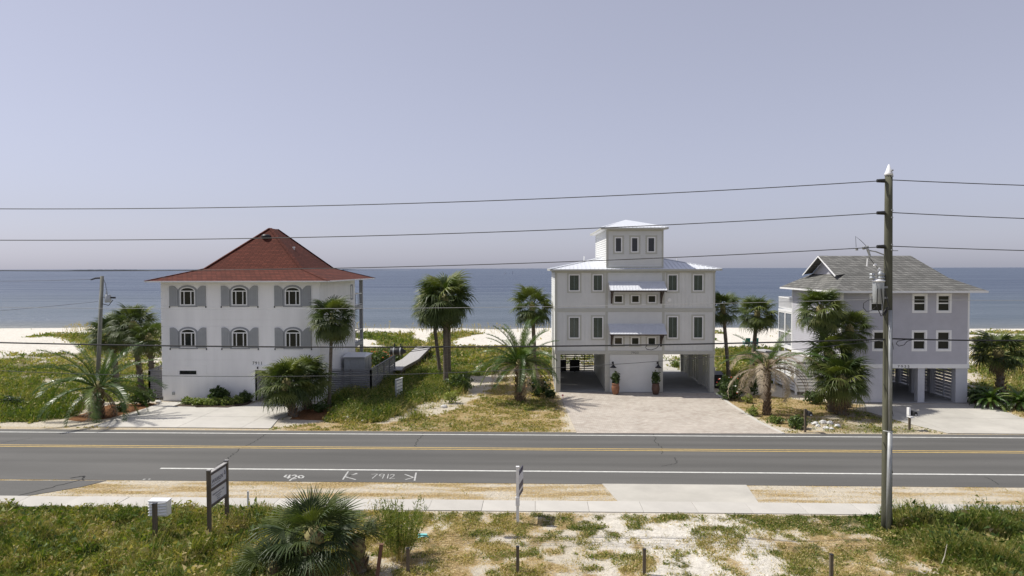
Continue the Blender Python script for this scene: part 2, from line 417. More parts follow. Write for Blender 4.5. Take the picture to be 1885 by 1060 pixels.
reg('mail_grass', [(1470, 745), (1590, 752), (1650, 772), (1740, 796), (1690, 800), (1450, 800), (1440, 790)])
reg('right_edge', [(1830, 745), (2300, 740), (2300, 790), (1885, 772)])
reg('sea_oats', [(480, 618), (690, 617), (760, 620), (790, 640), (700, 645), (690, 632), (600, 626), (480, 624)])
reg('sea_oats2', [(790, 620), (860, 618), (900, 619), (830, 632), (840, 642), (780, 640)])
reg('oats3', [(100, 620), (200, 618), (300, 618), (300, 640), (150, 650), (140, 636)])
reg('path_sand', [(870, 692), (925, 692), (890, 725), (850, 745), (790, 765), (700, 778), (760, 745), (850, 725)])
def fields(X, Y):
    n1 = fbm(X, Y, 3.0, 4); n2 = fbm(X + 50, Y + 20, 1.0, 4); n3 = fbm(X - 30, Y + 70, 9., 3)
    Z = np.zeros_like(X)
    veg = Z.copy(); dry = Z.copy(); mul_ = Z.copy()
    ht = Z.copy()      # blade height
    def up(maskname, wv, h, dryv=0., soft=.8):
        nonlocal veg, dry, ht
        m_ = pmask(R_[maskname], X, Y, soft); veg = np.maximum(veg, m_ * wv); dry = np.maximum(dry, m_ * dryv); ht = np.maximum(ht, m_ * h)
    up('left_lush', 1.0, .50); up('mid_lush', 1.05, .55, .4); up('mid_back', .50 + .5 * n1, .28, .5, 1.2); up('left_back', .32 + .62 * n1, .22, .45, 1.6)
    up('palm_patch', .45 + .5 * n1, .12, .6); up('right_back', .5 + .55 * n1, .3, .4); up('far_right', .5 + .5 * n1, .28, .5, 1.5)
    up('lot_dry', .16 + .45 * n1, .08, .38 + .66 * n2); up('mail_grass', .18 + .62 * n1, .09, .2 + .6 * n2); up('right_edge', .3 + .3 * n1, .1, .8)
    up('sea_oats', .5 + .6 * n1, .4, .5, 1.2); up('sea_oats2', .5 + .6 * n1, .4, .5, 1.2); up('oats3', .45 + .6 * n1, .35, .4, 1.5)
    up('date_bed', .1 + .35 * n1, .05, .85)
    # sparse dune plants
    dune = sstep(72, 80, Y) * (1 - sstep(98, 104, Y)); veg = np.maximum(veg, dune * sstep(.60, .72, n3 * .5 + n1 * .5) * .8); ht = np.maximum(ht, dune * .3 * sstep(.60, .7, n3 * .5 + n1 * .5))
    back = sstep(56, 60, Y) * (1 - sstep(70, 76, Y)); veg = np.maximum(veg, back * (.2 + .55 * n1)); ht = np.maximum(ht, back * .2)
    # sandy track through the vacant lot
    tr = pmask(R_['path_sand'], X, Y, .7); veg = veg * (1 - .85 * tr); dry = dry * (1 - .6 * tr)
    # verge between road and sidewalk
    vg = sstep(26.3, 26.6, Y) * (1 - sstep(28.9, 29.1, Y)); dvg = .10 + .80 * fbm(X * .3, Y * 1.9, .6, 4) + .07 * (X < -2)
    dry = np.where(vg > .5, dvg, dry); veg = np.where(vg > .5, .0 + .3 * n2, veg); ht = np.where(vg > .5, .035, ht)
    # far verge
    v2 = (Y > 37.7) & (Y < 38.5); dry = np.where(v2, np.maximum(dry, .5), dry)
    # foreground
    fg = 1 - sstep(25.2, 25.5, Y)
    L = 1 - sstep(-8.4, -5.2, X + (n1 - .5) * 3); Rr = sstep(12.3, 13.6, X + (n1 - .5) * 1.5 + (25 - Y) * .12)
    midr = sstep(-6, -4, X) * (1 - sstep(1.0, 3.0, X + (n1 - .5) * 2)); rt = sstep(2., 4, X)
    sandy = sstep(.5, 3.2, X) * (1 - sstep(6.2, 9.5, X + (n1 - .5) * 5)) 
    n4 = fbm(X + 11, Y - 7, .55, 3); n5 = fbm(X + 3, Y + 31, 1.5, 4)
    grp = sstep(7.0, 9.0, X + (n1 - .5) * 4)                       # greener right half
    n6 = fbm(X + 23, Y + 77, 1.1, 4); n7 = fbm(X - 41, Y + 17, .45, 3)
    vfg = .28 + 1.25 * (n7 - .5) + .8 * (n6 - .5) + .24 * sstep(24.2, 25.1, Y) + .20 * grp - .05 * sandy
    vfg = vfg + .20 * sstep(4., 7., X) * sstep(23.0, 24.6, Y + (n1 - .5) * 2)
    dfg = .64 + .8 * (n5 - .5) + 1.0 * (n4 - .5) - .36 * sandy
    vfg = np.maximum(vfg, L * 1.05); vfg = np.maximum(vfg, Rr * 1.05)
    hfg = .05 + .06 * n2; hfg = hfg + L * (.12 + .17 * n1) * (1 - .6 * sstep(24.0, 25.1, Y)) + Rr * (.15 + .15 * n1)
    hfg = hfg + Rr * .10 * sstep(23.8, 24.8, Y)
    veg = veg * (1 - fg) + vfg * fg; dry = dry * (1 - fg) + np.clip(dfg, 0, 1) * fg; ht = ht * (1 - fg) + hfg * fg
    mul_ = np.maximum(mul_, pmask(R_['bed_left'], X, Y, .3)); mul_ = np.maximum(mul_, pmask(R_['bed_mid'], X, Y, .3))
    mul_ = np.maximum(mul_, .35 * pmask(R_['date_bed'], X, Y, .5))
    return veg, dry, mul_, ht

# hard surfaces where nothing grows
DRIVE1 = Gxy([(299, 741), (356, 741), (352, 747), (362, 751), (450, 749), (474, 741), (600, 742), (598, 750), (560, 752), (536, 764), (514, 770), (498, 789), (170, 786), (230, 766)])
DRIVE2 = Gxy([(1028, 722.5), (1318, 724.5), (1345, 745), (1398, 778), (1442, 799), (1062, 798)])
DRIVE3 = Gxy([(1590, 746), (1784, 744), (1830, 751), (1890, 773), (1960, 800), (1745, 798), (1660, 777), (1596, 758)])
SIDE = Gxy([(-500, 884), (196, 884.5), (150, 896), (60, 911), (0, 919), (-500, 940)])
STUB = [(3.2, 26.55), (8.55, 26.55), (8.75, 28.75), (2.8, 28.75)]
def hard(X, Y):
    h = (Y > 28.75) & (Y < 37.85)
    h |= (Y > 25.35) & (Y < 26.62)
    for p in (DRIVE1, DRIVE2, DRIVE3, SIDE, STUB): h |= pmask(p, X, Y, .1) > .5
    for x0, x1, y0, y1 in ((-25.5, -14.4, 46.2, 58.5), (1.4, 13, 50, 61), (20.2, 28.8, 46.5, 59)): h |= (X > x0) & (X < x1) & (Y > y0) & (Y < y1)
    return h

xs = np.unique(np.concatenate([np.linspace(-3000, -200, 15), np.linspace(-200, -60, 29), np.linspace(-60, -27, 67), np.linspace(-27, 27, 380), np.linspace(27, 60, 67), np.linspace(60, 200, 29), np.linspace(200, 3000, 15)]))
ys = np.unique(np.concatenate([np.linspace(-1500, -40, 10), np.linspace(-40, 17, 20), np.linspace(17, 29, 100), np.linspace(29, 38, 12), np.linspace(38, 66, 120), np.linspace(66, 104, 90), np.linspace(104, 180, 20)]))
XX, YY = np.meshgrid(xs, ys); nx, ny = len(xs), len(ys)
ZZ = gz(XX, YY); Vv, Dd, Mm, Hh = fields(XX, YY)
V = np.stack([XX.ravel(), YY.ravel(), ZZ.ravel()], 1)
I = np.arange(nx * ny).reshape(ny, nx)
F = np.stack([I[:-1, :-1].ravel(), I[:-1, 1:].ravel(), I[1:, 1:].ravel(), I[1:, :-1].ravel()], 1)
gr = np_mesh('ground', V, F, M['ground'])
gr.data.polygons.foreach_set('use_smooth', [True] * len(gr.data.polygons))
for nme, arr in (('veg', Vv), ('dry', Dd), ('mulch', Mm), ('dirt', (1 - sstep(58, 72, YY)) * (1 - .8 * (1 - sstep(25, 25.6, YY)) * sstep(.8, 3.4, XX) * (1 - sstep(6.4, 9.2, XX))))):
    a = gr.data.attributes.new(nme, 'FLOAT', 'POINT'); a.data.foreach_set('value', arr.ravel().astype(np.float32))
tag(gr, 'white sand ground with patches of dry and green growth', 'ground', kind='structure')

# sea
mb = MB(); mb.add([(-60000, 104, -2.5), (60000, 104, -2.5), (60000, 80000, -2.5), (-60000, 80000, -2.5)], [(0, 1, 2, 3)])
mb.build('sea', M['sea'], kind='structure', label='calm blue grey gulf water reaching the horizon', cat='sea')
for k, (yy, wd_, amp_) in enumerate(((123.2, .5, 1.0), (128., .28, 1.6), (134., .16, 2.))):
    mb = MB(); X = np.arange(-110, 110, 1.2); y1 = yy + amp_ * (fbm(X, X * 0 + 7 * k, 9., 3) - .5) * 2; ww = wd_ * np.clip((fbm(X, X * 0 + 31 * k, 5., 3) - .35) * 4, 0, 1) + .01
    for i in range(len(X) - 1): mb.add([(X[i], y1[i], -2.492), (X[i + 1], y1[i + 1], -2.492), (X[i + 1], y1[i + 1] + ww[i + 1], -2.492), (X[i], y1[i] + ww[i], -2.492)], [(0, 1, 2, 3)])
    mb.build('surf', M['foam'], kind='stuff', label=('thin white surf line at the beach', 'broken surf line just off the beach', 'faint outer ripple of surf')[k], cat='surf')
# far islands
def island(px0, px1, Y, h, label, seed):
    r = random.Random(seed); mb = MB(); a = Q(px0, 493, Y).x; b_ = Q(px1, 493, Y).x; n = 60; top = []; bot = []
    for i in range(n + 1):
        t = i / n; x = a + (b_ - a) * t; e = min(1, t * 6, (1 - t) * 4); top.append((x, Y, -2.5 + max(.5, h * e * (.55 + .45 * r.random()))))
    vs = [(p[0], Y, -2.5) for p in top] + top + [(p[0], Y + 250, -2.5) for p in top]
    fs = []
    for i in range(n): fs += [(i, i + 1, n + 2 + i, n + 1 + i), (n + 1 + i, n + 2 + i, 2 * n + 3 + i, 2 * n + 2 + i)]
    mb.add(vs, fs); return mb.build('island', M['island'], kind='structure', label=label, cat='island')
M['island'] = simple('island_trees', (.20, .24, .27), .9)
M['island_sand'] = simple('island_sand', (.6, .6, .57), .9)
island(560, 668, 5200, 9, 'low wooded island on the horizon beyond the red roof', 3)
island(120, 290, 7000, 9, 'faint long island on the horizon at the left', 4)
mb = MB(); a = Q(640, 493, 5000).x; b_ = Q(755, 493, 5000).x
mb.add([(a, 5000, -2.5), (b_, 5000, -2.4), (b_, 5100, -2.4), (a, 5100, 1), (a, 5000, 1.2)], [(0, 1, 4), (4, 1, 2, 3)])
mb.build('sand_spit', M['island_sand'], kind='structure', label='thin white sand spit trailing off the wooded island', cat='sand spit')

# ------------------------------------------------------------------ road
road = MB().box(-400, 400, 28.75, 37.85, -.25, 0).build('road', M['asphalt'], kind='structure', label='two lane asphalt road running across the picture', cat='road')
def strip(y0, y1, x0, x1, mt, z=.004): return MB().add([(x0, y0, z), (x1, y0, z), (x1, y1, z), (x0, y1, z)], [(0, 1, 2, 3)]).build('road_line', M[mt], road)
strip(37.1, 37.24, -400, 400, 'road_white'); strip(30.42, 30.57, -16.93, 400, 'road_white')
strip(34.06, 34.16, -400, 400, 'road_yellow'); strip(34.36, 34.46, -400, 400, 'road_yellow')
strip(30.42, 30.57, -400, -32, 'road_white')
def ribbon(mb, pts, wd, z):
    for i in range(len(pts) - 1):
        a = Vector((*pts[i], 0)); b_ = Vector((*pts[i + 1], 0)); d = b_ - a
        if d.length < 1e-5: continue
        s_ = Vector((-d.y, d.x, 0)).normalized() * wd / 2; zz = Vector((0, 0, z + .0004 * (i % 3)))
        mb.add([a - s_ + zz, b_ - s_ + zz, b_ + s_ + zz, a + s_ + zz], [(0, 1, 2, 3)])
def crack(px, wd=.035, z=.002):
    pts = Gxy(px); out = []; r = random.Random(int(px[0][0]))
    for i in range(len(pts) - 1):
        for k in range(8):
            t = k / 8; out.append((pts[i][0] + (pts[i + 1][0] - pts[i][0]) * t + r.uniform(-.08, .08), pts[i][1] + (pts[i + 1][1] - pts[i][1]) * t + r.uniform(-.05, .05)))
    out.append(pts[-1]); mb = MB(); ribbon(mb, out, wd, z); mb.build('crack', M['crack'], road)
crack([(400, 856), (422, 842), (438, 828), (470, 812), (492, 798)]); crack([(764, 822), (770, 810), (782, 796)])
crack([(1218, 858), (1246, 852), (1243, 842)], .03); crack([(1204, 796), (1206, 812), (1220, 826), (1219, 836)], .03)
crack([(0, 815.5), (20, 812), (60, 806)], .03); crack([(1815, 878), (1838, 892)]); crack([(130, 880), (155, 876), (150, 884), (110, 893), (50, 909), (2, 920)], .05, .010)
# spray-painted marks
def stroke(px, wd, name): 
    mb = MB(); 
    for line in px: ribbon(mb, Gxy(line), wd, .006)
    return mb.build(name, M['chalk'], road)
stroke([[(528, 874), (523, 878), (535, 879)], [(534, 874), (530, 881)], [(537, 876), (543, 874), (546, 877), (538, 881), (533, 885)], [(538, 882), (546, 881)], [(549, 877), (554, 875), (559, 877), (557, 880), (551, 880), (549, 877)]], .085, 'painted_number')
stroke([[(641, 868), (631, 883)], [(658, 872), (636, 878), (655, 883)], [(657, 871), (638, 878)]], .07, 'painted_arrow')
stroke([[(766, 870), (763, 885)], [(745, 873), (761, 879), (746, 883)]], .07, 'painted_arrow')
stroke([[(683, 873), (695, 872.5), (685, 881)], [(706, 876), (700, 876.5), (698, 874.5), (702, 872.5), (707, 873), (707, 875), (704, 881)], [(715, 872.5), (713, 881)], [(718, 875), (722, 872.8), (726, 874), (724, 877), (717, 881), (727, 881)]], .04, 'painted_number')
stroke([[(263, 883), (268, 881.5)], [(273, 882.5), (277, 881.5)]], .09, 'paint_mark')

def slab(name, poly, z0, z1, mt, parent=None, **k):
    mb = MB(); mb.prism([(x, y, z1) for x, y in poly], (0, 0, z0 - z1)); return mb.build(name, M[mt], parent, **k)
def ccw(p):
    a = sum(p[i][0] * p[(i + 1) % len(p)][1] - p[(i + 1) % len(p)][0] * p[i][1] for i in range(len(p))); return p if a > 0 else p[::-1]
slab('side_street', ccw(SIDE), -.2, .004, 'asphalt', kind='structure', label='asphalt side street mouth at the left edge', cat='street')
# sidewalk
sw = MB().box(-60, 60, 25.38, 26.58, -.2, -.03).build('sidewalk', M['concrete_old'], kind='structure', label='pale concrete sidewalk beside the near road edge', cat='sidewalk')
x = -60.; i = 0
proto = MB().box(-.993, .993, 0, 1.18, -.08, 0).build('concrete_slab', M['concrete'], sw); proto.location = (-59, 25.39, .02)
while i < 59:
    i += 1; c = proto.copy(); COL.objects.link(c); c.location = (-59 + 2.0 * i, 25.39 + .0 * i, .02 + random.uniform(-.006, .006))
st = slab('driveway_apron', ccw(STUB), -.2, .014, 'concrete_old', kind='structure', label='short worn concrete apron between sidewalk and road', cat='apron')

# concrete driveways, poured slab by slab
def clip(poly, a, b, c):   # keep a*x+b*y<=c
    out = []
    for i in range(len(poly)):
        p, q = poly[i], poly[(i + 1) % len(poly)]; dp = a * p[0] + b * p[1] - c; dq = a * q[0] + b * q[1] - c
        if dp <= 0: out.append(p)
        if dp * dq < 0: t = dp / (dp - dq); out.append((p[0] + (q[0] - p[0]) * t, p[1] + (q[1] - p[1]) * t))
    return out
def slabs(parent, poly, xc, yc, z, mt, gap=.02):
    for i in range(len(xc) - 1):
        for j in range(len(yc) - 1):
            p = clip(poly, -1, 0, -xc[i] - gap / 2); 
            for (a, b_, c) in ((1, 0, xc[i + 1] - gap / 2), (0, -1, -yc[j] - gap / 2), (0, 1, yc[j + 1] - gap / 2)):
                if len(p) > 2: p = clip(p, a, b_, c)
            if len(p) > 2: slab('concrete_slab', p, z - .1, z + random.uniform(-.003, .003), mt, parent)
D1 = ccw(DRIVE1); D3 = ccw(DRIVE3)
dr1 = slab('driveway', D1, -.2, .0, 'soil', kind='structure', label='white concrete driveway in front of the white house with red roof', cat='driveway')
slabs(dr1, D1, [-40, -28, -24.6, -20.3, -16.6, -10], [37, 41.2, 44.4, 50], .035, 'concrete')
dr3 = slab('driveway', D3, -.2, .0, 'soil', kind='structure', label='concrete driveway of the blue grey house at the right', cat='driveway')
slabs(dr3, D3, [15, 22.6, 26.6, 31, 50], [37, 41.8, 50], .03, 'concrete_old')
D2 = ccw(DRIVE2)
dr2 = slab('paver_driveway', D2, -.2, .03, 'pavers', kind='structure', label='wide tan paver driveway of the pale three storey house', cat='driveway')
mb = MB(); e = [DRIVE2[1], DRIVE2[2], DRIVE2[3], DRIVE2[4]]
for i in range(3): mb.beam((*e[i], .0), (*e[i + 1], .0), .22, .1)
mb.build('edge_curb', M['concrete'], dr2)
slab('concrete_yard', ccw(Gxy([(1150, 655), (1225, 660), (1262, 690), (1300, 712), (1050, 712), (1040, 690)])), -.2, .02, 'concrete_old', kind='structure', label='concrete walk behind the open carport bay', cat='walk')

# ------------------------------------------------------------------ wall frames
class Fr:
    """wall frame: u along the wall, z up, d = out from the wall"""
    def __init__(s, o, u, n): s.o = Vector(o); s.u = Vector(u); s.n = Vector(n)
    def p(s, u, z, d=0): return s.o + s.u * u + s.n * d + Vector((0, 0, z))
    def box(s, mb, u0, u1, z0, z1, d0, d1):
        vs = [s.p(u, z, d) for z in (z0, z1) for (u, d) in ((u0, d1), (u1, d1), (u1, d0), (u0, d0))]
        f = [(0, 3, 2, 1), (4, 5, 6, 7), (0, 1, 5, 4), (1, 2, 6, 5), (2, 3, 7, 6), (3, 0, 4, 7)]
        if s.u.cross(Vector((0, 0, 1))).dot(s.n) < 0: f = [t[::-1] for t in f]
        mb.add(vs, f)
def cuts(u0, u1, z0, z1, holes):
    us = sorted({u0, u1, *[min(max(h, u0), u1) for H in holes for h in H[:2]]}); zs = sorted({z0, z1, *[min(max(h, z0), z1) for H in holes for h in H[2:]]})
    out = []
    for j in range(len(zs) - 1):
        run = None
        for i in range(len(us) - 1):
            cu = (us[i] + us[i + 1]) / 2; cz = (zs[j] + zs[j + 1]) / 2
            inside = any(H[0] < cu < H[1] and H[2] < cz < H[3] for H in holes)
            if inside or us[i + 1] - us[i] < 1e-6:
                if run: out.append(run); run = None
            else:
                run = (run[0], us[i + 1], zs[j], zs[j + 1]) if run else (us[i], us[i + 1], zs[j], zs[j + 1])
        if run: out.append(run)
    return [o for o in out if o[3] - o[2] > 1e-6]
def wall(fr, u0, u1, z0, z1, holes, th=.15, d=0.):
    mb = MB()
    for a in cuts(u0, u1, z0, z1, holes): fr.box(mb, *a, d - th, d)
    return mb
def laps(fr, u0, u1, z0, z1, holes, course=.19, out=.034, d=0.002):
    mb = MB(); z = z0
    while z < z1 - .01:
        zt = min(z + course, z1)
        hs_ = [h for h in holes if h[2] < (z + zt) / 2 < h[3]]
        for a in cuts(u0, u1, z, zt, [(h[0], h[1], z - 1, zt + 1) for h in hs_]):
            mb.add([fr.p(a[0], z, d + out), fr.p(a[1], z, d + out), fr.p(a[1], zt, d + .003), fr.p(a[0], zt, d + .003), fr.p(a[0], z, d), fr.p(a[1], z, d)],
                   [(0, 1, 2, 3), (4, 5, 1, 0)])
        z = zt
    return mb
def battens(fr, u0, u1, z0, z1, holes, sp=.27, wd=.04, out=.03):
    mb = MB(); u = u0 + sp / 2
    while u < u1:
        hs_ = [h for h in holes if h[0] - wd < u < h[1] + wd]
        for a in cuts(u - wd / 2, u + wd / 2, z0, z1, [(u - 1, u + 1, h[2], h[3]) for h in hs_]): fr.box(mb, *a, .001, out)
        u += sp
    return mb
def ring(fr, mb, u0, u1, z0, z1, wd, d0, d1, sill=0):
    fr.box(mb, u0, u0 + wd, z0, z1, d0, d1); fr.box(mb, u1 - wd, u1, z0, z1, d0, d1)
    fr.box(mb, u0 + wd, u1 - wd, z1 - wd, z1, d0, d1); fr.box(mb, u0 + wd, u1 - wd, z0, z0 + wd + sill, d0, d1)
def window(parent, fr, u0, u1, z0, z1, trim=None, tw=.12, frame='white_paint', fw=.07, louvre=False, sash=False, glass='glass', name='window', cross=None):
    """u0..z1 = outer edge of the white frame; trim goes round it"""
    mb = MB(); ring(fr, mb, u0, u1, z0, z1, fw, -.08, .035)
    w_ = mb.build(name, M[frame], parent)
    mb = MB(); fr.box(mb, u0 + fw, u1 - fw, z0 + fw, z1 - fw, -.075, -.05); mb.build('pane', M[glass], w_)
    if trim: 
        mb = MB(); ring(fr, mb, u0 - tw, u1 + tw, z0 - tw, z1 + tw, tw - .002, 0.0, .028); mb.build('window_trim', M[trim], w_)
    if louvre:
        mb = MB(); z = z0 + fw + .04
        um = (u0 + u1) / 2
        while z < z1 - fw - .03:
            for a, b_ in ((u0 + fw + .02, um - .025), (um + .025, u1 - fw - .02)):
                mb.add([fr.p(a, z, -.045), fr.p(b_, z, -.045), fr.p(b_, z + .03, -.028), fr.p(a, z + .03, -.028)], [(0, 1, 2, 3)])
            z += .075
        fr.box(mb, um - .022, um + .022, z0 + fw, z1 - fw, -.048, -.024)
        mb.build('louvre', M['louvre'], w_, kind='stuff')
    if sash:
        zm = (z0 + z1) / 2; mb = MB(); fr.box(mb, u0 + fw, u1 - fw, zm - .035, zm + .035, -.048, -.01); ring(fr, mb, u0 + fw, u1 - fw, z0 + fw, z1 - fw, .035, -.047, -.012); mb.build('sash', M[frame], w_)
    return w_
M['louvre'] = simple('louvre', (.15, .19, .175), .5)
def textmesh(s_, size, fr, u, z, d, mt, parent, name, extr=.006, sx=1., align='CENTER'):
    cu = bpy.data.curves.new('t', 'FONT'); cu.body = s_; cu.size = size; cu.align_x = align; cu.align_y = 'BOTTOM_BASELINE'; cu.extrude = extr; cu.resolution_u = 2
    o = bpy.data.objects.new('t', cu); COL.objects.link(o); bpy.context.view_layer.update()
    me = bpy.data.meshes.new_from_object(o.evaluated_get(bpy.context.evaluated_depsgraph_get()))
    bpy.data.objects.remove(o); bpy.data.curves.remove(cu)
    off = ORG.get(parent.name, Vector((0, 0, 0)))
    for v in me.vertices: v.co = fr.p(u + v.co.x * sx, z + v.co.y, d + v.co.z) - off
    me.materials.clear(); me.materials.append(M[mt]); me.name = name
    o = bpy.data.objects.new(name, me); COL.objects.link(o); o.parent = parent; ORG[o.name] = off; return o
def digits(s_, size, fr, u, z, d, mt, parent, sx=1., step=.62):
    g = bpy.data.objects.new('house_number', None); COL.objects.link(g); g.parent = parent; ORG[g.name] = ORG[parent.name]
    for i, ch in enumerate(s_): textmesh(ch, size, fr, u + (i - (len(s_) - 1) / 2) * size * step * sx, z, d, mt, g, 'digit', sx=sx)
def roof_faces(mb, ringlist, th=.0):
    """stack of rectangles (x0,x1,y0,y1,z) from eave to ridge"""
    n = 0
    for i, (x0, x1, y0, y1, z) in enumerate(ringlist):
        mb.v += [(x0, y0, z), (x1, y0, z), (x1, y1, z), (x0, y1, z)]
        if i:
            b_ = 4 * (i - 1)
            for k in range(4):
                k2 = (k + 1) % 4; mb.f.append((b_ + k, b_ + k2, b_ + 4 + k2, b_ + 4 + k))
    b_ = 4 * (len(ringlist) - 1); mb.f.append((b_, b_ + 1, b_ + 2, b_ + 3))

# ------------------------------------------------------------------ HOUSE 1 : white stucco, red roof
X0, X1, Y0, Y1 = -25.42, -14.56, 46.3, 55.5
h1 = thing('house', ((X0 + X1) / 2, Y0, 0), 'white stucco three storey house with a red pyramid roof and grey shutters', 'house')
ff = Fr((X0, Y0, 0), (1, 0, 0), (0, -1, 0)); fs = Fr((X1, Y0, 0), (0, 1, 0), (1, 0, 0)); fl = Fr((X0, Y1, 0), (0, -1, 0), (-1, 0, 0))
W1 = X1 - X0
def ux(x): return x - X0
holes = [(ux(-19.02), ux(-16.6), -1, 2.12), (ux(-24.28), ux(-23.08), 1.80, 2.08)]
wc = [(-24.15, -23.08), (-20.58, -19.50), (-16.92, -15.86)]
for a, b_ in wc:
    for z0, z1 in ((6.55, 7.55), (3.68, 4.72)): holes.append((ux(a) + .08, ux(b_) - .08, z0, z1))
zz = [0, 1.85, 2.82, 5.1, 5.56, 7.62, 8.12]
for i in range(len(zz) - 1):
    g = .018
    wall(ff, 0, W1, zz[i] + g, zz[i + 1] - g, holes, .25, 0).build('wall_band', M['white_stucco'], h1)
    wall(fs, .252, Y1 - Y0, zz[i] + g, zz[i + 1] - g, [], .25, 0).build('wall_band', M['white_stucco'], h1)
mb = MB(); wall_ = wall(ff, .02, W1 - .02, 0, 8.1, holes, .20, -.02); wall_.build('wall', M['white_stucco'], h1)
mb = MB(); mb.box(X1 - .22, X1 - .02, Y0 + .3, Y1, 0, 8.1); mb.box(X0 + .0, X0 + .22, Y0 + .26, Y1, 0, 8.12); mb.box(X0 + .22, X1 - .22, Y1 - .2, Y1 - .01, 0, 8.1); mb.build('rear_wall', M['white_stucco'], h1)
MB().box(X0 + .25, X1 - .25, Y0 + 1.6, Y0 + 1.7, .0, 8.1).build('inner_wall', M['interior'], h1)
# quoins on the left corner
q = MB(); z = .3; k = 0
qp = None
while z < 8.0:
    mbq = MB().box(X0 - .05, X0 + (.42 if k % 2 else .28), Y0 - .018, Y0 + .3, z, z + .44)
    mbq.build('quoin', M['white_stucco'], h1); z += .48; k += 1
# windows
def arch_pts(fr, u0, u1, zs, rise, n=10, d=0):
    c = (u0 + u1) / 2; r = (u1 - u0) / 2
    return [(c - r * cos(pi * i / n), zs + rise * sin(pi * i / n)) for i in range(n + 1)]
for a, b_ in wc:
    for zb, zs in ((6.53, 7.50), (3.66, 4.66)):
        a0, b0 = ux(a), ux(b_);
        # arched white frame
        mb = MB(); O = [(a0, zb)] + arch_pts(ff, a0, b0, zs, .29) + [(b0, zb)]
        i_ = .075; Ii = [(a0 + i_, zb + i_)] + arch_pts(ff, a0 + i_, b0 - i_, zs, .22) + [(b0 - i_, zb + i_)]
        n = len(O)
        for dd in (0,):
            vs = [ff.p(u, z, .05) for u, z in O] + [ff.p(u, z, .05) for u, z in Ii] + [ff.p(u, z, -.14) for u, z in Ii] + [ff.p(u, z, 0) for u, z in O]
            fs_ = []
            for i in range(n):
                j = (i + 1) % n; fs_ += [(i, i + n, j + n, j), (i + n, i + 2 * n, j + 2 * n, j + n), (i + 3 * n, i, j, j + 3 * n)]
            mb.add(vs, fs_)
        um = (a0 + b0) / 2; wd = b0 - a0
        ff.box(mb, a0 + i_, b0 - i_, zs - .035, zs + .035, .0, .045)
        for uu in (a0 + .30, b0 - .30): ff.box(mb, uu - .03, uu + .03, zb + i_, zs - .035, .0, .045)
        wo_ = mb.build('window', M['white_paint'], h1)
        mb = MB(); mb.add([ff.p(u, z, .012) for u, z in Ii], [tuple(range(n))]); mb.build('pane', M['glass'], wo_)
        # grey surround: arched outer band
        mb = MB(); O2 = [(a0 - .13, zb - .10)] + arch_pts(ff, a0 - .13, b0 + .13, zs, .41) + [(b0 + .13, zb - .10)]
        vs = [ff.p(u, z, .035) for u, z in O2] + [ff.p(u, z, .035) for u, z in O] + [ff.p(u, z, 0) for u, z in O2]
        mb.add(vs, [f for i in range(n) for j in [(i + 1) % n] for f in ((i, i + n, j + n, j), (i + 2 * n, i, j, j + 2 * n))]); mb.build('window_trim', M['grey_paint'], wo_)
        for sgn, u0_, u1_ in ((-1, a0 - .72, a0 - .14), (1, b0 + .14, b0 + .72)):
            outer, inner = (u0_, u1_) if sgn < 0 else (u1_, u0_)
            top = zs + .35
            pr_ = [(outer, zb - .05), (outer, top)] + [(outer + (inner - outer) * t, top + .02 * sin(pi * t) - .26 * max(0, t - .45) ** 1.5 / .41) for t in (.2, .4, .6, .8, 1)] + [(inner, zb - .05)]
            mb = MB(); mb.prism([ff.p(u, z, .062) for u, z in (pr_ if sgn < 0 else pr_)], (0, .05, 0)); s_ = mb.build('shutter', M['shutter_grey'], h1)
            mb = MB(); k = 0; u_ = min(outer, inner) + .09
            while u_ < max(outer, inner) - .05: ff.box(mb, u_, u_ + .012, zb, top - .28, .0621, .068); u_ += .11
            mb.build('board_joint', M['grey_paint'], s_, kind='stuff')
            mb = MB(); ff.box(mb, outer - .03, outer + .03, zb - .16, zb - .05, .0, .05); mb.build('shutter_hook', M['black_metal'], s_)
# slit window
mb = MB(); ring(ff, mb, ux(-24.30), ux(-23.06), 1.78, 2.10, .03, -.1, .02); so_ = mb.build('window', M['white_paint'], h1, label='slit window of the garage'); MB()
mb = MB(); ff.box(mb, ux(-24.27), ux(-23.09), 1.81, 2.07, -.1, -.06); mb.build('pane', M['glass'], so_)
# garage door (flush panel with fine joint)
mb = MB(); 
for (z0, z1) in ((.03, .88), (.9, 1.74)):
    for a, b_ in cuts(ux(-24.82), ux(-22.4), z0, z1, []) and [(ux(-24.82), ux(-22.4))]: ff.box(mb, a, b_, z0, z1, 0, .012)
ff.box(mb, ux(-24.82), ux(-24.4), 1.76, 2.45, 0, .012); ff.box(mb, ux(-22.98), ux(-22.4), 1.76, 2.45, 0, .012); ff.box(mb, ux(-24.4), ux(-22.98), 2.14, 2.45, 0, .012)
mb.build('garage_door', M['white_stucco'], h1)
mb = MB(); ff.box(mb, ux(-24.76), ux(-24.60), .42, .62, .012, .1); mb.build('hose_outlet', M['metal_grey'], h1)
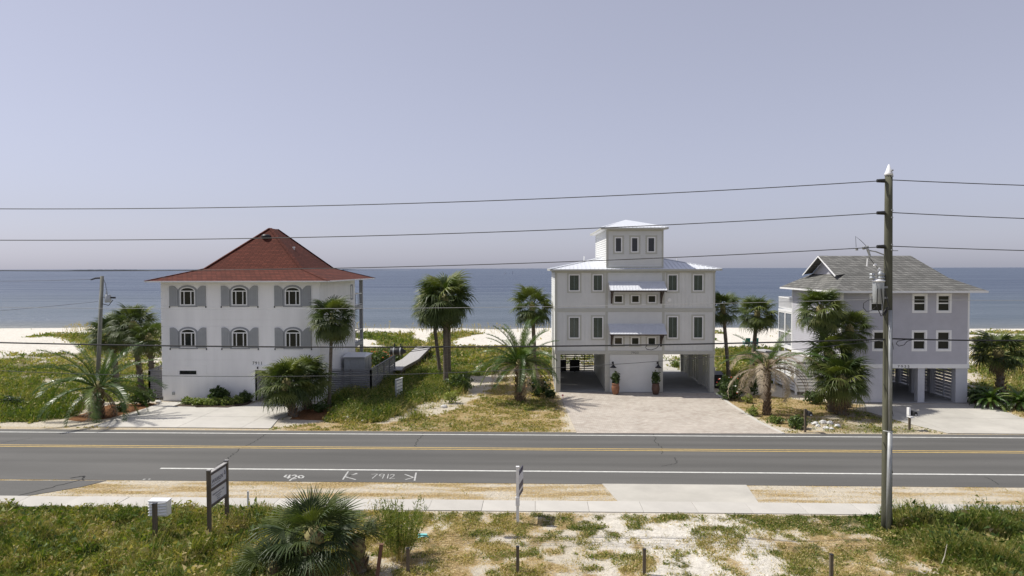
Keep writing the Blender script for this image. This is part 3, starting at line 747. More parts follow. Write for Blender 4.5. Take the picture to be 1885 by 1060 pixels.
# entrance recess
mb = MB(); a, b_ = ux(-19.02), ux(-16.6)
n = 8; O = [(a - .36, 0.02)] + [(a - .36 + .34 - .34 * cos(pi / 2 * i / n), 2.15 + .3 * sin(pi / 2 * i / n)) for i in range(n + 1)] + [(b_ + .02 + .34 * sin(pi / 2 * i / n), 2.15 + .3 * cos(pi / 2 * i / n)) for i in range(n + 1)] + [(b_ + .36, 0.02)]
Ii = [(a, .02), (a, 2.12), (b_, 2.12), (b_, .02)]
mb.add([ff.p(u, z, .09) for u, z in O[:n + 2]] + [ff.p(a, .02, .09), ff.p(a, 2.12, .09)], [tuple(range(n + 2)) + (n + 3, n + 2)])
mb.add([ff.p(u, z, .09) for u, z in O[n + 2:]] + [ff.p(b_, .02, .09), ff.p(b_, 2.12, .09)], [tuple(range(len(O) - n - 2)) + (len(O) - n - 2, len(O) - n - 1)])
mb.add([ff.p(O[n + 1][0], O[n + 1][1], .09), ff.p(O[n + 2][0], O[n + 2][1], .09), ff.p(b_, 2.12, .09), ff.p(a, 2.12, .09)], [(0, 1, 2, 3)])
no = len(O); mb.add([ff.p(u, z, .09) for u, z in O] + [ff.p(u, z, 0) for u, z in O], [(i, i + 1, i + 1 + no, i + no) for i in range(no - 1)])
mb.add([ff.p(u, z, .09) for u, z in Ii] + [ff.p(u, z, -1.2) for u, z in Ii], [(i, i + 4, i + 5, i + 1) for i in range(3)])
mb.build('entrance_surround', M['white_stucco'], h1)
M['door_grey'] = simple('door_grey', (.17, .165, .16), .5, .15, 3)
mb = MB(); ff.box(mb, a, b_, 0.02, 2.12, -1.25, -1.2); dp = mb.build('door_wall', M['grey_paint'], h1)
for k in range(2):
    mb = MB(); ff.box(mb, a + .5 + k * .75, a + 1.2 + k * .75, .03, 2.05, -1.195, -1.14); do = mb.build('door', M['door_grey'], h1)
    mb = MB(); ff.box(mb, a + .72 + k * .75, a + .95 + k * .75, 1.0, 1.8, -1.138, -1.13); mb.build('door_glass', M['glass'], do)
    mb = MB(); ff.box(mb, a + 1.12 + k * .03 - k * .0, a + 1.16 + k * .05, .95, 1.1, -1.138, -1.08); mb.build('handle', M['black_metal'], do)
mb = MB(); mb.lathe(ff.p(ux(-18.8), 2.22, .16), [(.02, -.0), (.05, .03), (.05, .12), (.015, .16)], 8); mb.build('entrance_lamp', M['black_metal'], h1)
digits('7911', .30, ff, ux(-18.86), 2.50, .01, 'black_metal', h1)
# side window + vent pipes
window(h1, fs, 7.9, 8.55, 6.55, 7.75, None, frame='grey_paint', fw=.1)
# rear balconies
for zf in (2.95, 5.95):
    mb = MB().box(X0 + .3, X1 + .0, Y1, 58.1, zf - .3, zf); bl = mb.build('balcony', M['grey_paint'], h1)
    for k in range(3):
        mb = MB().box(X1 - .11, X1 - .05, Y1, 58.0, zf + .95 - .0, zf + 1.02) if k == 0 else MB().box(X1 - .1, X1 - .06, Y1 + .1, 58., zf + .1, zf + .14) if k == 1 else MB().box(X0 + .3, X1 - .11, 57.98, 58.04, zf + .95, zf + 1.02)
        mb.build('rail', M['white_paint'], bl)
    y = Y1 + .5
    while y < 58: MB().box(X1 - .1, X1 - .06, y, y + .04, zf, zf + .95).build('baluster', M['grey_paint'], bl); y += .8
for x in (X1 - .16, (X0 + X1) / 2, X0 + .3):
    MB().box(x - .13, x + .13, 58.0, 58.26, 0, 8.12).build('balcony_post', M['grey_paint'], h1)
# roof
EX0, EX1, EY0, EY1 = -26.2, -13.75, 45.6, 59.0
ins = 2.75
rl = [(EX0, EX1, EY0, EY1, 8.20), (EX0 + ins, EX1 - ins, EY0 + ins, EY1 - ins, 9.03), (-20.05, -19.95, 51.7, 53.2, 12.07)]
mb = MB(); roof_faces(mb, rl); rf = mb.build('roof', M['red_shingle'], h1)
mb = MB(); mb.box(EX0 + .02, EX1 - .02, EY0 + .02, EY1 - .02, 8.115, 8.13)
mb.build('soffit', M['white_paint'], rf)
mb = MB(); 
for (a, b_) in (((EX0, EY0), (EX1, EY0)), ((EX1, EY0), (EX1, EY1)), ((EX1, EY1), (EX0, EY1)), ((EX0, EY1), (EX0, EY0))):
    mb.beam((*a, 8.165), (*b_, 8.165), .04, .085)
mb.build('fascia', M['white_paint'], rf)
mb = MB(); rr = rl
for k in range(4):
    pts = []
    for (x0, x1, y0, y1, z) in rl: pts.append([(x0, y0, z), (x1, y0, z), (x1, y1, z), (x0, y1, z)][k])
    for i in range(2): mb.beam(Vector(pts[i]) + Vector((0, 0, .01)), Vector(pts[i + 1]) + Vector((0, 0, .01)), .26, .03)
mb.build('hip_cap', M['red_shingle'], rf)
c = Q(490, 436, 50.9); mb = MB(); mb.lathe((c.x, c.y, c.z - .2), [(.16, -.1), (.17, .12), (.32, .14), (.36, .22), (.30, .34), (.16, .40)], 16); mb.build('roof_vent', M['black_metal'], rf, smooth=True)
c = Q(541, 460, 51.6); mb = MB(); mb.tube([(c.x, c.y, c.z - .5), (c.x, c.y, c.z + .2)], .06); mb.lathe((c.x, c.y, c.z + .15), [(.1, 0), (.1, .1)], 8); mb.build('vent_pipe', M['white_paint'], rf)

# shed beside house 1
sh = thing('utility_shed', (-13.4, 52.2, 0), 'small grey metal shed with sloped blue grey roof behind the slat fence', 'shed')
sx0, sx1, sy0, sy1 = -14.3, -12.75, 51.2, 53.4
MB().box(sx0, sx1, sy0, sy1, 0, 2.35).build('body', M['metal_grey'], sh)
MB().prism([(sx0 - .1, sy0 - .15, 2.36), (sx1 + .1, sy0 - .15, 2.36), (sx1 + .1, sy1 + .1, 2.36), (sx0 - .1, sy1 + .1, 2.36)], (0, 0, .04)).build('roof_base', M['metal_grey'], sh)
mb = MB(); mb.add([(sx0 - .1, sy0 - .15, 2.41), (sx1 + .1, sy0 - .15, 2.41), (sx1 + .1, sy1 + .1, 2.42), (sx0 - .1, sy1 + .1, 2.42), (sx0 + .1, sy0 + .9, 2.66), (sx1 - .1, sy0 + .9, 2.66)], [(0, 1, 5, 4), (1, 2, 5), (2, 3, 4, 5), (3, 0, 4)]); mb.build('roof', M['metal_roof'], sh)
for k in range(2):
    MB().box(sx1 + .002, sx1 + .02, sy0 + .2 + k * 1.0, sy0 + 1.1 + k * 1.0, .1, 2.2).build('door_panel', M['galv'], sh)
for k in range(3): MB().box(sx0 + .05 + k * .5, sx0 + .5 + k * .5, sy0 - .02, sy0 - .002, .1, 2.25).build('wall_panel', M['metal_grey'], sh)

# slat fences
def slat_fence(label, runs, top, mt='fence_grey', sl=.125, gap=.035, post=True, z0=.08):
    a0 = runs[0][0]; t = thing('slat_fence', (a0[0], a0[1], 0), label, 'fence')
    for (a, b_) in runs:
        A_ = Vector((*a, 0)); B_ = Vector((*b_, 0)); d = (B_ - A_); L = d.length; d.normalize(); n = max(1, round(L / 1.9))
        for i in range(n + 1):
            p = A_ + d * (L * i / n); MB().box(p.x - .055, p.x + .055, p.y - .055, p.y + .055, 0, top + .03).build('post', M[mt], t)
        z = z0
        protos = None
        while z < top - .02:
            for i in range(n):
                p = A_ + d * (L * i / n + .06); q_ = A_ + d * (L * (i + 1) / n - .06)
                mb = MB(); mb.beam((p.x, p.y, z + sl / 2), (q_.x, q_.y, z + sl / 2), .03, sl); mb.build('slat', M[mt], t)
            z += sl + gap
        mb = MB(); mb.beam((A_.x, A_.y, top + .045), (B_.x, B_.y, top + .045), .14, .03); mb.build('cap_rail', M[mt], t)
    return t
slat_fence('dark grey horizontal slat fence right of the white house, round the shed', [((-14.5, 48.4), (-11.6, 48.4)), ((-11.6, 48.4), (-11.55, 56.4))], 1.85)
slat_fence('short grey slat fence at the left corner of the white house', [((-26.7, 46.9), (-25.5, 46.9)), ((-26.7, 46.9), (-27.4, 50.5))], 1.95)

# ------------------------------------------------------------------ HOUSE 2 : pale grey, metal roof, tower
X0, X1, Y0, Y1 = 1.47, 12.92, 50.1, 60.6
h2 = thing('house', ((X0 + X1) / 2, Y0, 0), 'pale grey three storey house with carports, metal roof and square lookout tower', 'house')
ff = Fr((X0, Y0, 0), (1, 0, 0), (0, -1, 0)); fl = Fr((X0, Y1, 0), (0, -1, 0), (-1, 0, 0)); fr_ = Fr((X1, Y0, 0), (0, 1, 0), (1, 0, 0))
WW = X1 - X0; DD = Y1 - Y0
big = [(2.44, 3.23, 7.34, 8.56), (4.16, 4.90, 7.34, 8.56), (9.53, 10.26, 7.33, 8.55), (11.34, 12.08, 7.33, 8.55),
       (2.44, 3.23, 3.92, 5.5), (4.16, 4.93, 3.92, 5.5), (9.54, 10.29, 3.93, 5.54), (11.36, 12.09, 3.93, 5.54)]
small = [(a, b_, z0, z1) for a, b_ in ((5.69, 6.35), (6.92, 7.54), (8.10, 8.73)) for z0, z1 in ((6.48, 7.07), (3.45, 4.04))]
ins_ = lambda L: [(ux2(a) + .02, ux2(b_) - .02, z0 + .02, z1 - .02) for a, b_, z0, z1 in L]
ux2 = lambda x: x - 1.47
H = ins_(big + small)
wall(ff, 0, WW, 3.0, 8.80, H, .2, 0).build('wall', M['siding_pale'], h2)
mb = MB(); mb.box(X0, X0 + .18, Y0 + .2, Y1, 3.0, 8.8); mb.box(X1 - .18, X1, Y0 + .2, Y1, 3.0, 8.8); mb.box(X0 + .18, X1 - .18, Y1 - .2, Y1 - .0, 3.0, 8.8); mb.build('wall', M['siding_pale'], h2)
MB().box(X0 + .3, X1 - .3, Y0 + 1.5, Y0 + 1.6, 3.0, 8.8).build('inner_wall', M['interior'], h2)
tr = 'trim_taupe'
# battens on the outer bays, laps in the middle
for a, b_ in ((1.60, 5.08), (9.32, 12.80)):
    for z0, z1 in ((3.06, 5.84), (6.13, 8.66)):
        battens(ff, ux2(a), ux2(b_), z0, z1, [(h[0] - .14, h[1] + .14, h[2] - .14, h[3] + .14) for h in H]).build('batten', M['siding_pale'], h2, kind='stuff')
for z0, z1 in ((3.06, 5.84), (6.13, 8.66)):
    laps(ff, ux2(5.26), ux2(9.14), z0, z1, [(h[0] - .14, h[1] + .14, h[2] - .14, h[3] + .14) for h in H], .2).build('lap_siding', M['siding_pale'], h2, kind='stuff')
laps(fl, .05, DD - .05, 3.06, 8.66, [], .19).build('lap_siding', M['siding_pale'], h2, kind='stuff')
for a in (1.47, 5.08, 9.14, 12.78):
    wd = .14 if a in (1.47, 12.78) else .18
    for z0, z1 in ((3.04, 5.86), (6.12, 8.68)):
        mb = MB(); ff.box(mb, ux2(a), ux2(a) + wd, z0, z1, 0, .032); mb.build('corner_trim', M[tr], h2)
for z0, z1 in ((2.79, 3.04), (5.86, 6.12), (8.68, 8.81)):
    mb = MB(); ff.box(mb, -.03, WW + .03, z0, z1, -.12 if z0 < 3 else 0, .045); mb.build('band_trim', M[tr], h2)
    mb = MB(); fl.box(mb, .0, DD, z0, z1, 0, .04); mb.build('band_trim', M[tr], h2)
mb = MB(); fl.box(mb, DD - .14, DD, 3.04, 8.68, 0, .03); mb.build('corner_trim', M[tr], h2)
for (a, b_, z0, z1) in big: window(h2, ff, ux2(a), ux2(b_), z0, z1, tr, .12, louvre=True, glass='glass_green')
for (a, b_, z0, z1) in small: window(h2, ff, ux2(a), ux2(b_), z0, z1, tr, .13, fw=.075)
# ground floor
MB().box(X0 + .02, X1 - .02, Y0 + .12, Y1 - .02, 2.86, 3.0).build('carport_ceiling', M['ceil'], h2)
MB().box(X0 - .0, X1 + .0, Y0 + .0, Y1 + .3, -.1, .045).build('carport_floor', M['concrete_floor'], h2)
def pier(x0, x1, y0, y1): return MB().box(x0, x1, y0, y1, .045, 2.79).build('pier', M[tr], h2)
pier(1.50, 1.84, 50.1, 50.45); pier(12.58, 12.90, 50.1, 50.45)
for y in (53.6, 57.1, 60.2):
    pier(1.50, 1.80, y, y + .3); pier(12.60, 12.90, y, y + .3)
# central store room
sr = Fr((5.1, 50.12, 0), (1, 0, 0), (0, -1, 0))
MB().box(5.12, 9.17, 50.14, 60.3, .045, 2.78).build('store_room', M['siding_pale'], h2)
laps(sr, .30, 3.80, .06, 2.78, [], .15, .02, .0).build('lap_siding', M['store_white'] if 'store_white' in M else M['siding_pale'], h2, kind='stuff')
for a, b_ in ((5.05, 5.38), (8.90, 9.22)): MB().box(a, b_, 50.06, 50.2, .045, 2.79).build('corner_trim', M[tr], h2)
mb = MB(); fq = Fr((9.17, 50.14, 0), (0, 1, 0), (1, 0, 0)); laps(fq, .1, 10., .06, 2.78, [], .19).build('lap_siding', M['siding_pale'], h2, kind='stuff')
# slatted wall at the back of the left bay and sides
z = .06
while z < 2.75:
    MB().box(1.84, 5.1, 60.35, 60.38, z, z + .085).build('slat', M['slat_dark'], h2); z += .15
for x in (2.65, 3.45, 4.25): MB().box(x, x + .07, 60.28, 60.34, .05, 2.8).build('slat_post', M['slat_dark'], h2)
for j, yy in enumerate((50.5, 53.95, 57.45)):
    z = .15
    while z < 2.72:
        MB().box(12.84, 12.87, yy, yy + 3.05, z, z + .13).build('slat', M['trim_taupe'], h2); z += .17
    for k in range(4): MB().box(12.76, 12.83, yy + .35 + k * .78, yy + .42 + k * .78, .05, 2.8).build('slat_post', M['trim_taupe'], h2)
z = .15
for j, yy in enumerate((50.5, 53.95, 57.45)):
    z = .15
    while z < 2.72: MB().box(1.53, 1.56, yy, yy + 3.05, z, z + .15).build('slat', M['trim_taupe'], h2); z += .18
# things in the left bay
kb = thing('carport_boards', (2.4, 58.5, 0), 'two dark panels leaning in the left carport bay against the slatted wall', 'boards')  # plain dark boards standing in for unidentified dark shapes in the bay
MB().box(1.95, 2.65, 59.7, 59.9, .12, 1.02).build('board', M['black_rubber'], kb); MB().box(3.0, 3.85, 59.7, 59.9, .12, 1.08).build('board', M['black_rubber'], kb)
MB().box(2.25, 2.33, 59.72, 59.88, .045, .12).build('stand', M['black_rubber'], kb); MB().box(3.4, 3.48, 59.72, 59.88, .045, .12).build('stand', M['black_rubber'], kb)
# roof
EX = (1.10, 13.32, 49.78, 61.2)
mb = MB(); roof_faces(mb, [(EX[0], EX[1], EX[2], EX[3], 8.93), (7.19, 7.21, 55.3, 55.5, 10.25)]); rf2 = mb.build('roof', M['metal_roof'], h2)
def ribs(mb, x0, x1, y0, y1, z0, cx, cy, z1, sp=.3, wd=.03, ht=.035):
    # standing ribs running up each plane of a pyramid roof
    x = x0 + sp / 2
    while x < x1:
        t = (x - x0) / (cx - x0) if x < cx else (x1 - x) / (x1 - cx); t = min(1, t)
        for ya, yb in ((y0, y0 + (cy - y0) * t), (y1, y1 - (y1 - cy) * t)):
            mb.beam((x, ya, z0 + ht / 2), (x, yb, z0 + (z1 - z0) * t + ht / 2), wd, ht)
        x += sp
    y = y0 + sp / 2
    while y < y1:
        t = (y - y0) / (cy - y0) if y < cy else (y1 - y) / (y1 - cy); t = min(1, t)
        for xa, xb in ((x0, x0 + (cx - x0) * t), (x1, x1 - (x1 - cx) * t)):
            mb.beam((xa, y, z0 + ht / 2), (xb, y, z0 + (z1 - z0) * t + ht / 2), wd, ht)
        y += sp
    for (x, y) in ((x0, y0), (x1, y0), (x1, y1), (x0, y1)): mb.beam((x, y, z0 + .03), (cx, cy, z1 + .03), .16, .03)
mb = MB(); ribs(mb, *EX, 8.93, 7.2, 55.4, 10.25); mb.build('roof_rib', M['metal_roof'], rf2, kind='stuff')
mb = MB()
cs = [(EX[0], EX[2]), (EX[1], EX[2]), (EX[1], EX[3]), (EX[0], EX[3])]
for k in range(4): mb.beam((*cs[k], 8.87), (*cs[(k + 1) % 4], 8.87), .05, .11)
mb.build('fascia', M[tr], rf2); MB().box(EX[0] + .03, EX[1] - .03, EX[2] + .03, EX[3] - .03, 8.813, 8.825).build('soffit', M['white_paint'], rf2)
# tower
TX0, TX1, TY0, TY1 = 5.17, 9.23, 50.12, 59.2
ft = Fr((TX0, TY0, 0), (1, 0, 0), (0, -1, 0)); ftl = Fr((TX0, TY1, 0), (0, -1, 0), (-1, 0, 0))
TW = [(5.74, 6.28, 10.13, 11.24), (6.90, 7.45, 10.13, 11.24), (8.07, 8.65, 10.13, 11.24)]
TH = [(a - TX0 + .02, b_ - TX0 - .02, z0 + .02, z1 - .02) for a, b_, z0, z1 in TW]
wall(ft, 0, TX1 - TX0, 8.9, 11.78, TH, .2, 0).build('tower_wall', M['siding_pale'], h2)
mb = MB(); mb.box(TX0, TX0 + .18, TY0 + .2, TY1, 8.9, 11.78); mb.box(TX1 - .18, TX1, TY0 + .2, TY1, 8.9, 11.78); mb.box(TX0 + .18, TX1 - .18, TY1 - .2, TY1, 8.9, 11.78); mb.build('tower_wall', M['siding_pale'], h2)
MB().box(TX0 + .2, TX1 - .2, TY0 + 1, TY0 + 1.1, 8.9, 11.7).build('inner_wall', M['interior'], h2)
laps(ft, .12, TX1 - TX0 - .12, 9.12, 11.66, [(h[0] - .13, h[1] + .13, h[2] - .13, h[3] + .13) for h in TH], .16).build('lap_siding', M['siding_pale'], h2, kind='stuff')
laps(ftl, .05, TY1 - TY0 - .12, 8.95, 11.70, [], .16).build('lap_siding', M['siding_pale'], h2, kind='stuff')
mb = MB(); ft.box(mb, 0, .12, 9.0, 11.78, 0, .03); ft.box(mb, TX1 - TX0 - .12, TX1 - TX0, 9.0, 11.78, 0, .03); ft.box(mb, .12, TX1 - TX0 - .12, 11.66, 11.78, 0, .03); ft.box(mb, .12, TX1 - TX0 - .12, 9.0, 9.12, 0, .04); ftl.box(mb, TY1 - TY0 - .12, TY1 - TY0, 9.0, 11.78, 0, .03)
mb.build('corner_trim', M[tr], h2)
for (a, b_, z0, z1) in TW: window(h2, ft, a - TX0, b_ - TX0, z0, z1, tr, .13, fw=.08)
RX = (4.75, 9.52, 49.80, 59.65)
mb = MB(); roof_faces(mb, [(*RX, 11.90), (7.1, 7.2, 54.2, 55.1, 12.74)]); rf3 = mb.build('tower_roof', M['metal_roof'], h2)
mb = MB(); ribs(mb, *RX, 11.90, 7.15, 54.65, 12.74, .26); mb.build('roof_rib', M['metal_roof'], rf3, kind='stuff')
mb = MB(); cs = [(RX[0], RX[2]), (RX[1], RX[2]), (RX[1], RX[3]), (RX[0], RX[3])]
for k in range(4): mb.beam((*cs[k], 11.845), (*cs[(k + 1) % 4], 11.845), .05, .10)
mb.build('fascia', M[tr], rf3); MB().box(RX[0] + .03, RX[1] - .03, RX[2] + .03, RX[3] - .03, 11.785, 11.80).build('soffit', M['white_paint'], rf3)
mb = MB(); mb.tube([(3.9, 55, 9.6), (3.9, 55, 9.95)], .05); mb.build('vent_pipe', M['white_paint'], rf2)
mb = MB(); mb.tube([(11.2, 55, 9.3), (11.2, 55, 9.75)], .05); mb.build('vent_pipe', M['white_paint'], rf2)
# awnings
for zt, zb, dp in ((8.02, 7.45, 1.15), (4.96, 4.36, 1.15)):
    mb = MB(); a0, a1 = ux2(5.30), ux2(9.28)
    mb.add([ff.p(a0, zt, .01), ff.p(a1, zt, .01), ff.p(a1, zb, dp), ff.p(a0, zb, dp), ff.p(a0, zt - .03, .01), ff.p(a1, zt - .03, .01), ff.p(a1, zb - .03, dp), ff.p(a0, zb - .03, dp)],
           [(3, 2, 1, 0), (4, 5, 6, 7), (0, 4, 7, 3), (1, 2, 6, 5), (2, 3, 7, 6)])
    aw = mb.build('awning', M['metal_roof'], h2)
    mb = MB(); u = a0 + .02
    while u <= a1: mb.beam(ff.p(u, zt + .012, .01), ff.p(u, zb + .012, dp), .03, .03); u += .22
    mb.build('roof_rib', M['metal_roof'], aw, kind='stuff')
    mb = MB(); mb.beam(ff.p(a0 - .02, zt + .02, .02), ff.p(a1 + .02, zt + .02, .02), .06, .06); mb.build('flashing', M['metal_roof'], aw)
    mb = MB(); mb.beam(ff.p(a0, zb - .075, dp - .06), ff.p(a1, zb - .075, dp - .06), .07, .08); mb.build('front_beam', M['dark_wood'], aw)
    mb = MB()
    for k in range(7):
        u = a0 + .12 + (a1 - a0 - .24) * k / 6; mb.beam(ff.p(u, zt - .08, .03), ff.p(u, zb - .075, dp), .045, .07)
    mb.build('rafter', M['dark_wood'], aw)
    for u in (a0 + .22, a1 - .22):
        mb = MB(); mb.beam(ff.p(u, zb - 1.0, .06), ff.p(u, zt - .1, .06), .11, .11); pts = [ff.p(u, zb - .85 + .75 * t, .08 + (dp - .2) * t ** 1.7) for t in (0, .25, .5, .75, 1)]
        for i in range(4): mb.beam(pts[i], pts[i + 1], .10, .11)
        mb.build('bracket', M['dark_wood'], aw)
# round wall vent, address, lanterns
mb = MB(); c = ff.p(ux2(9.66), 6.72, 0); mb.tube([c, c + Vector((0, -.06, 0))], [.14, .13], 16); mb.build('round_vent', M['white_paint'], h2)
digits('7923', .23, ff, ux2(7.2), 2.83, .047, 'black_metal', h2)
for x in (5.62, 8.84):
    mb = MB(); mb.tube([(x, 50.1, 2.16), (x, 49.98, 2.26), (x, 49.85, 2.22), (x, 49.78, 2.08)], .022, 6)
    mb.lathe((x, 50.08, 2.10), [(.07, 0), (.07, .14)], 8)
    la = mb.build('wall_lantern', M['black_metal'], h2)
    mb = MB(); mb.lathe((x, 49.78, 1.86), [(.24, 0), (.22, .03), (.09, .14), (.05, .24)], 14); mb.build('lamp_shade', M['black_metal'], la, smooth=True)
mb = MB(); mb.box(13.0, 13.12, 50.7, 51.0, 1.2, 1.75); mb.build('meter_box', M['galv'], h2)

# ------------------------------------------------------------------ HOUSE 3 : blue grey lap siding, grey roof
X0, X1, Y0, Y1 = 20.35, 28.66, 46.6, 55.4
h3 = thing('house', ((X0 + X1) / 2, Y0, 0), 'blue grey lap sided beach house on piers with grey shingle roof', 'house')
ff = Fr((X0, Y0, 0), (1, 0, 0), (0, -1, 0)); fl = Fr((X0, Y1, 0), (0, -1, 0), (-1, 0, 0)); fi = Fr((X1, Y0, 0), (0, 1, 0), (1, 0, 0))
u3 = lambda x: x - X0
W3 = [(24.93, 25.93, 6.0, 7.28), (26.50, 27.49, 6.0, 7.28), (24.93, 25.94, 3.46, 4.86), (26.51, 27.52, 3.46, 4.86), (22.15, 23.15, 6.0, 7.28), (22.35, 23.35, 3.46, 4.86)]
H = [(u3(a) + .02, u3(b_) - .02, z0 + .02, z1 - .02) for a, b_, z0, z1 in W3]
wall(ff, 0, X1 - X0, 2.6, 7.4, H, .2, 0).build('wall', M['siding_blue'], h3)
HL = [(5.2, 7.0, 3.2, 4.9)]
wall(fl, 0, Y1 - Y0 - .2, 2.6, 7.4, HL, .2, 0).build('wall', M['siding_blue'], h3)
mb = MB(); mb.box(X1 - .18, X1, Y0 + .2, Y1, 2.6, 7.4); mb.box(X0 + .2, X1 - .18, Y1 - .2, Y1, 2.6, 7.4); mb.build('wall', M['siding_blue'], h3)
MB().box(X0 + .3, X1 - .3, Y0 + 1.5, Y0 + 1.6, 2.6, 7.4).build('inner_wall', M['interior'], h3)
laps(ff, .10, X1 - X0 - .10, 2.62, 7.38, H, .145).build('lap_siding', M['siding_blue'], h3, kind='stuff')
laps(fl, .10, Y1 - Y0 - .10, 2.62, 7.38, HL, .145).build('lap_siding', M['siding_blue'], h3, kind='stuff')
for a in (0, X1 - X0 - .11): 
    mb = MB(); ff.box(mb, a, a + .11, 2.61, 7.4, 0, .035); mb.build('corner_trim', M['white_paint'], h3)
for a in (0, Y1 - Y0 - .11):
    mb = MB(); fl.box(mb, a, a + .11, 2.61, 7.4, 0, .035); mb.build('corner_trim', M['white_paint'], h3)
for (a, b_, z0, z1) in W3: window(h3, ff, u3(a), u3(b_), z0, z1, None, fw=.13, sash=True)
window(h3, fl, 5.18, 7.02, 3.18, 4.92, None, fw=.12, sash=True)
mb = MB(); ff.box(mb, -.03, X1 - X0 + .03, 2.33, 2.61, -.15, .045); bt = mb.build('band_trim', M['white_paint'], h3)
mb = MB(); fl.box(mb, 0, Y1 - Y0, 2.33, 2.61, -.15, .045); mb.build('band_trim', M['white_paint'], h3)
digits('7935', .24, ff, u3(24.42), 2.37, .047, 'black_metal', h3, 1.25, .72)
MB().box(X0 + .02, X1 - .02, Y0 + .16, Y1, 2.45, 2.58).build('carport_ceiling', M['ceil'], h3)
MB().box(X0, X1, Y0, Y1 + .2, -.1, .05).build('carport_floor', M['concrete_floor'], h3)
M['siding_low'] = simple('siding_low', (.60, .60, .63), .6, .06, 1.4)
MB().box(X0 + .02, 23.55, Y0 + .02, Y1 - .5, .05, 2.44).build('store_room', M['siding_low'], h3)
laps(ff, .02, 3.2, .06, 2.33, [], .16, .02, -.015).build('lap_siding', M['siding_low'], h3, kind='stuff')
laps(fl, .5, Y1 - Y0, .06, 2.33, [], .16, .02, -.015).build('lap_siding', M['siding_low'], h3, kind='stuff')
M['pier_pale'] = simple('pier_pale', (.50, .51, .54), .6, .06, 1.4)
for (x0, x1, y0, y1) in ((25.40, 25.84, 46.62, 47.05), (27.86, 28.62, 46.62, 47.1), (24.2, 24.55, 50.2, 50.55), (26.9, 27.25, 50.2, 50.55), (28.2, 28.6, 50.2, 50.6), (24.2, 24.55, 54.6, 55), (26.4, 26.75, 54.6, 55), (28.2, 28.6, 54.6, 55)):
    MB().box(x0, x1, y0, y1, .05, 2.44).build('pier', M['pier_pale'], h3)
for j, (ya, yb) in enumerate(((47.15, 50.15), (50.65, 54.55))):
    z = .14
    while z < 2.40: MB().box(28.42, 28.45, ya, yb, z, z + .17).build('slat', M['siding_low'], h3); z += .215
    for k in range(3): MB().box(28.34, 28.41, ya + .5 + k * 1.15, ya + .58 + k * 1.15, .05, 2.44).build('slat_post', M['siding_low'], h3)
z = .14
while z < 2.40: MB().box(23.6, 28.2, 55.05, 55.08, z, z + .19).build('slat', M['siding_low'], h3); z += .225
# roof: flared hip with a gablet at the left end
EE = (19.62, 29.42, 45.9, 56.1)
mb = MB()
e0, e1, e2, e3 = (EE[0], EE[2], 7.47), (EE[1], EE[2], 7.47), (EE[1], EE[3], 7.47), (EE[0], EE[3], 7.47)
bz = 8.55; b0 = (21.75, 48.25, bz); b1 = (28.05, 47.9, 8.30); b2 = (28.05, 54.0, 8.30); b3 = (21.75, 53.7, bz)
r0, r1 = (21.25, 51, 9.86), (27.15, 51, 9.86)
# left roof slope (single plane up under the gablet)
gl = 21.25
g0, g1 = (gl, 48.95, 8.62), (gl, 53.05, 8.62)
vs = [e0, e1, e2, e3, b1, b2, r0, r1, (gl, 48.25, 8.55), (gl, 53.75, 8.55)]
mb.add(vs, [(0, 1, 4, 8), (1, 2, 5, 4), (2, 3, 9, 5), (3, 0, 8, 9), (8, 4, 7, 6), (4, 5, 7), (5, 9, 6, 7)])
rf4 = mb.build('roof', M['grey_shingle'], h3)
# slight overhang of the main slopes beyond the gablet
mb = MB(); gx = 20.55
mb.add([(gx, 48.15, 8.48), (gl, 48.2, 8.57), (gl, 51, 9.875), (gx, 51, 9.875), (gl, 53.8, 8.57), (gx, 53.85, 8.48)], [(0, 1, 2, 3), (3, 2, 4, 5)]); mb.build('gable_overhang', M['grey_shingle'], rf4)
mb = MB(); mb.beam((gx, 48.1, 8.42), (gx, 51, 9.82), .04, .085); mb.beam((gx, 51, 9.82), (gx, 53.9, 8.42), .04, .085); mb.build('rake_board', M['white_paint'], rf4)
mb = MB(); mb.add([(gl - .02, 48.3, 8.5), (gl - .02, 53.7, 8.5), (gl - .02, 51, 9.8)], [(0, 2, 1)]); mb.build('gable_wall', M['siding_blue'], rf4)
mb = MB(); es = [e0, e1, e2, e3]
for k in range(4): mb.beam(Vector(es[k]) - Vector((0, 0, .06)), Vector(es[(k + 1) % 4]) - Vector((0, 0, .06)), .05, .12)
mb.build('fascia', M['white_paint'], rf4); MB().box(EE[0] + .03, EE[1] - .03, EE[2] + .03, EE[3] - .03, 7.402, 7.415).build('soffit', M['white_paint'], rf4)
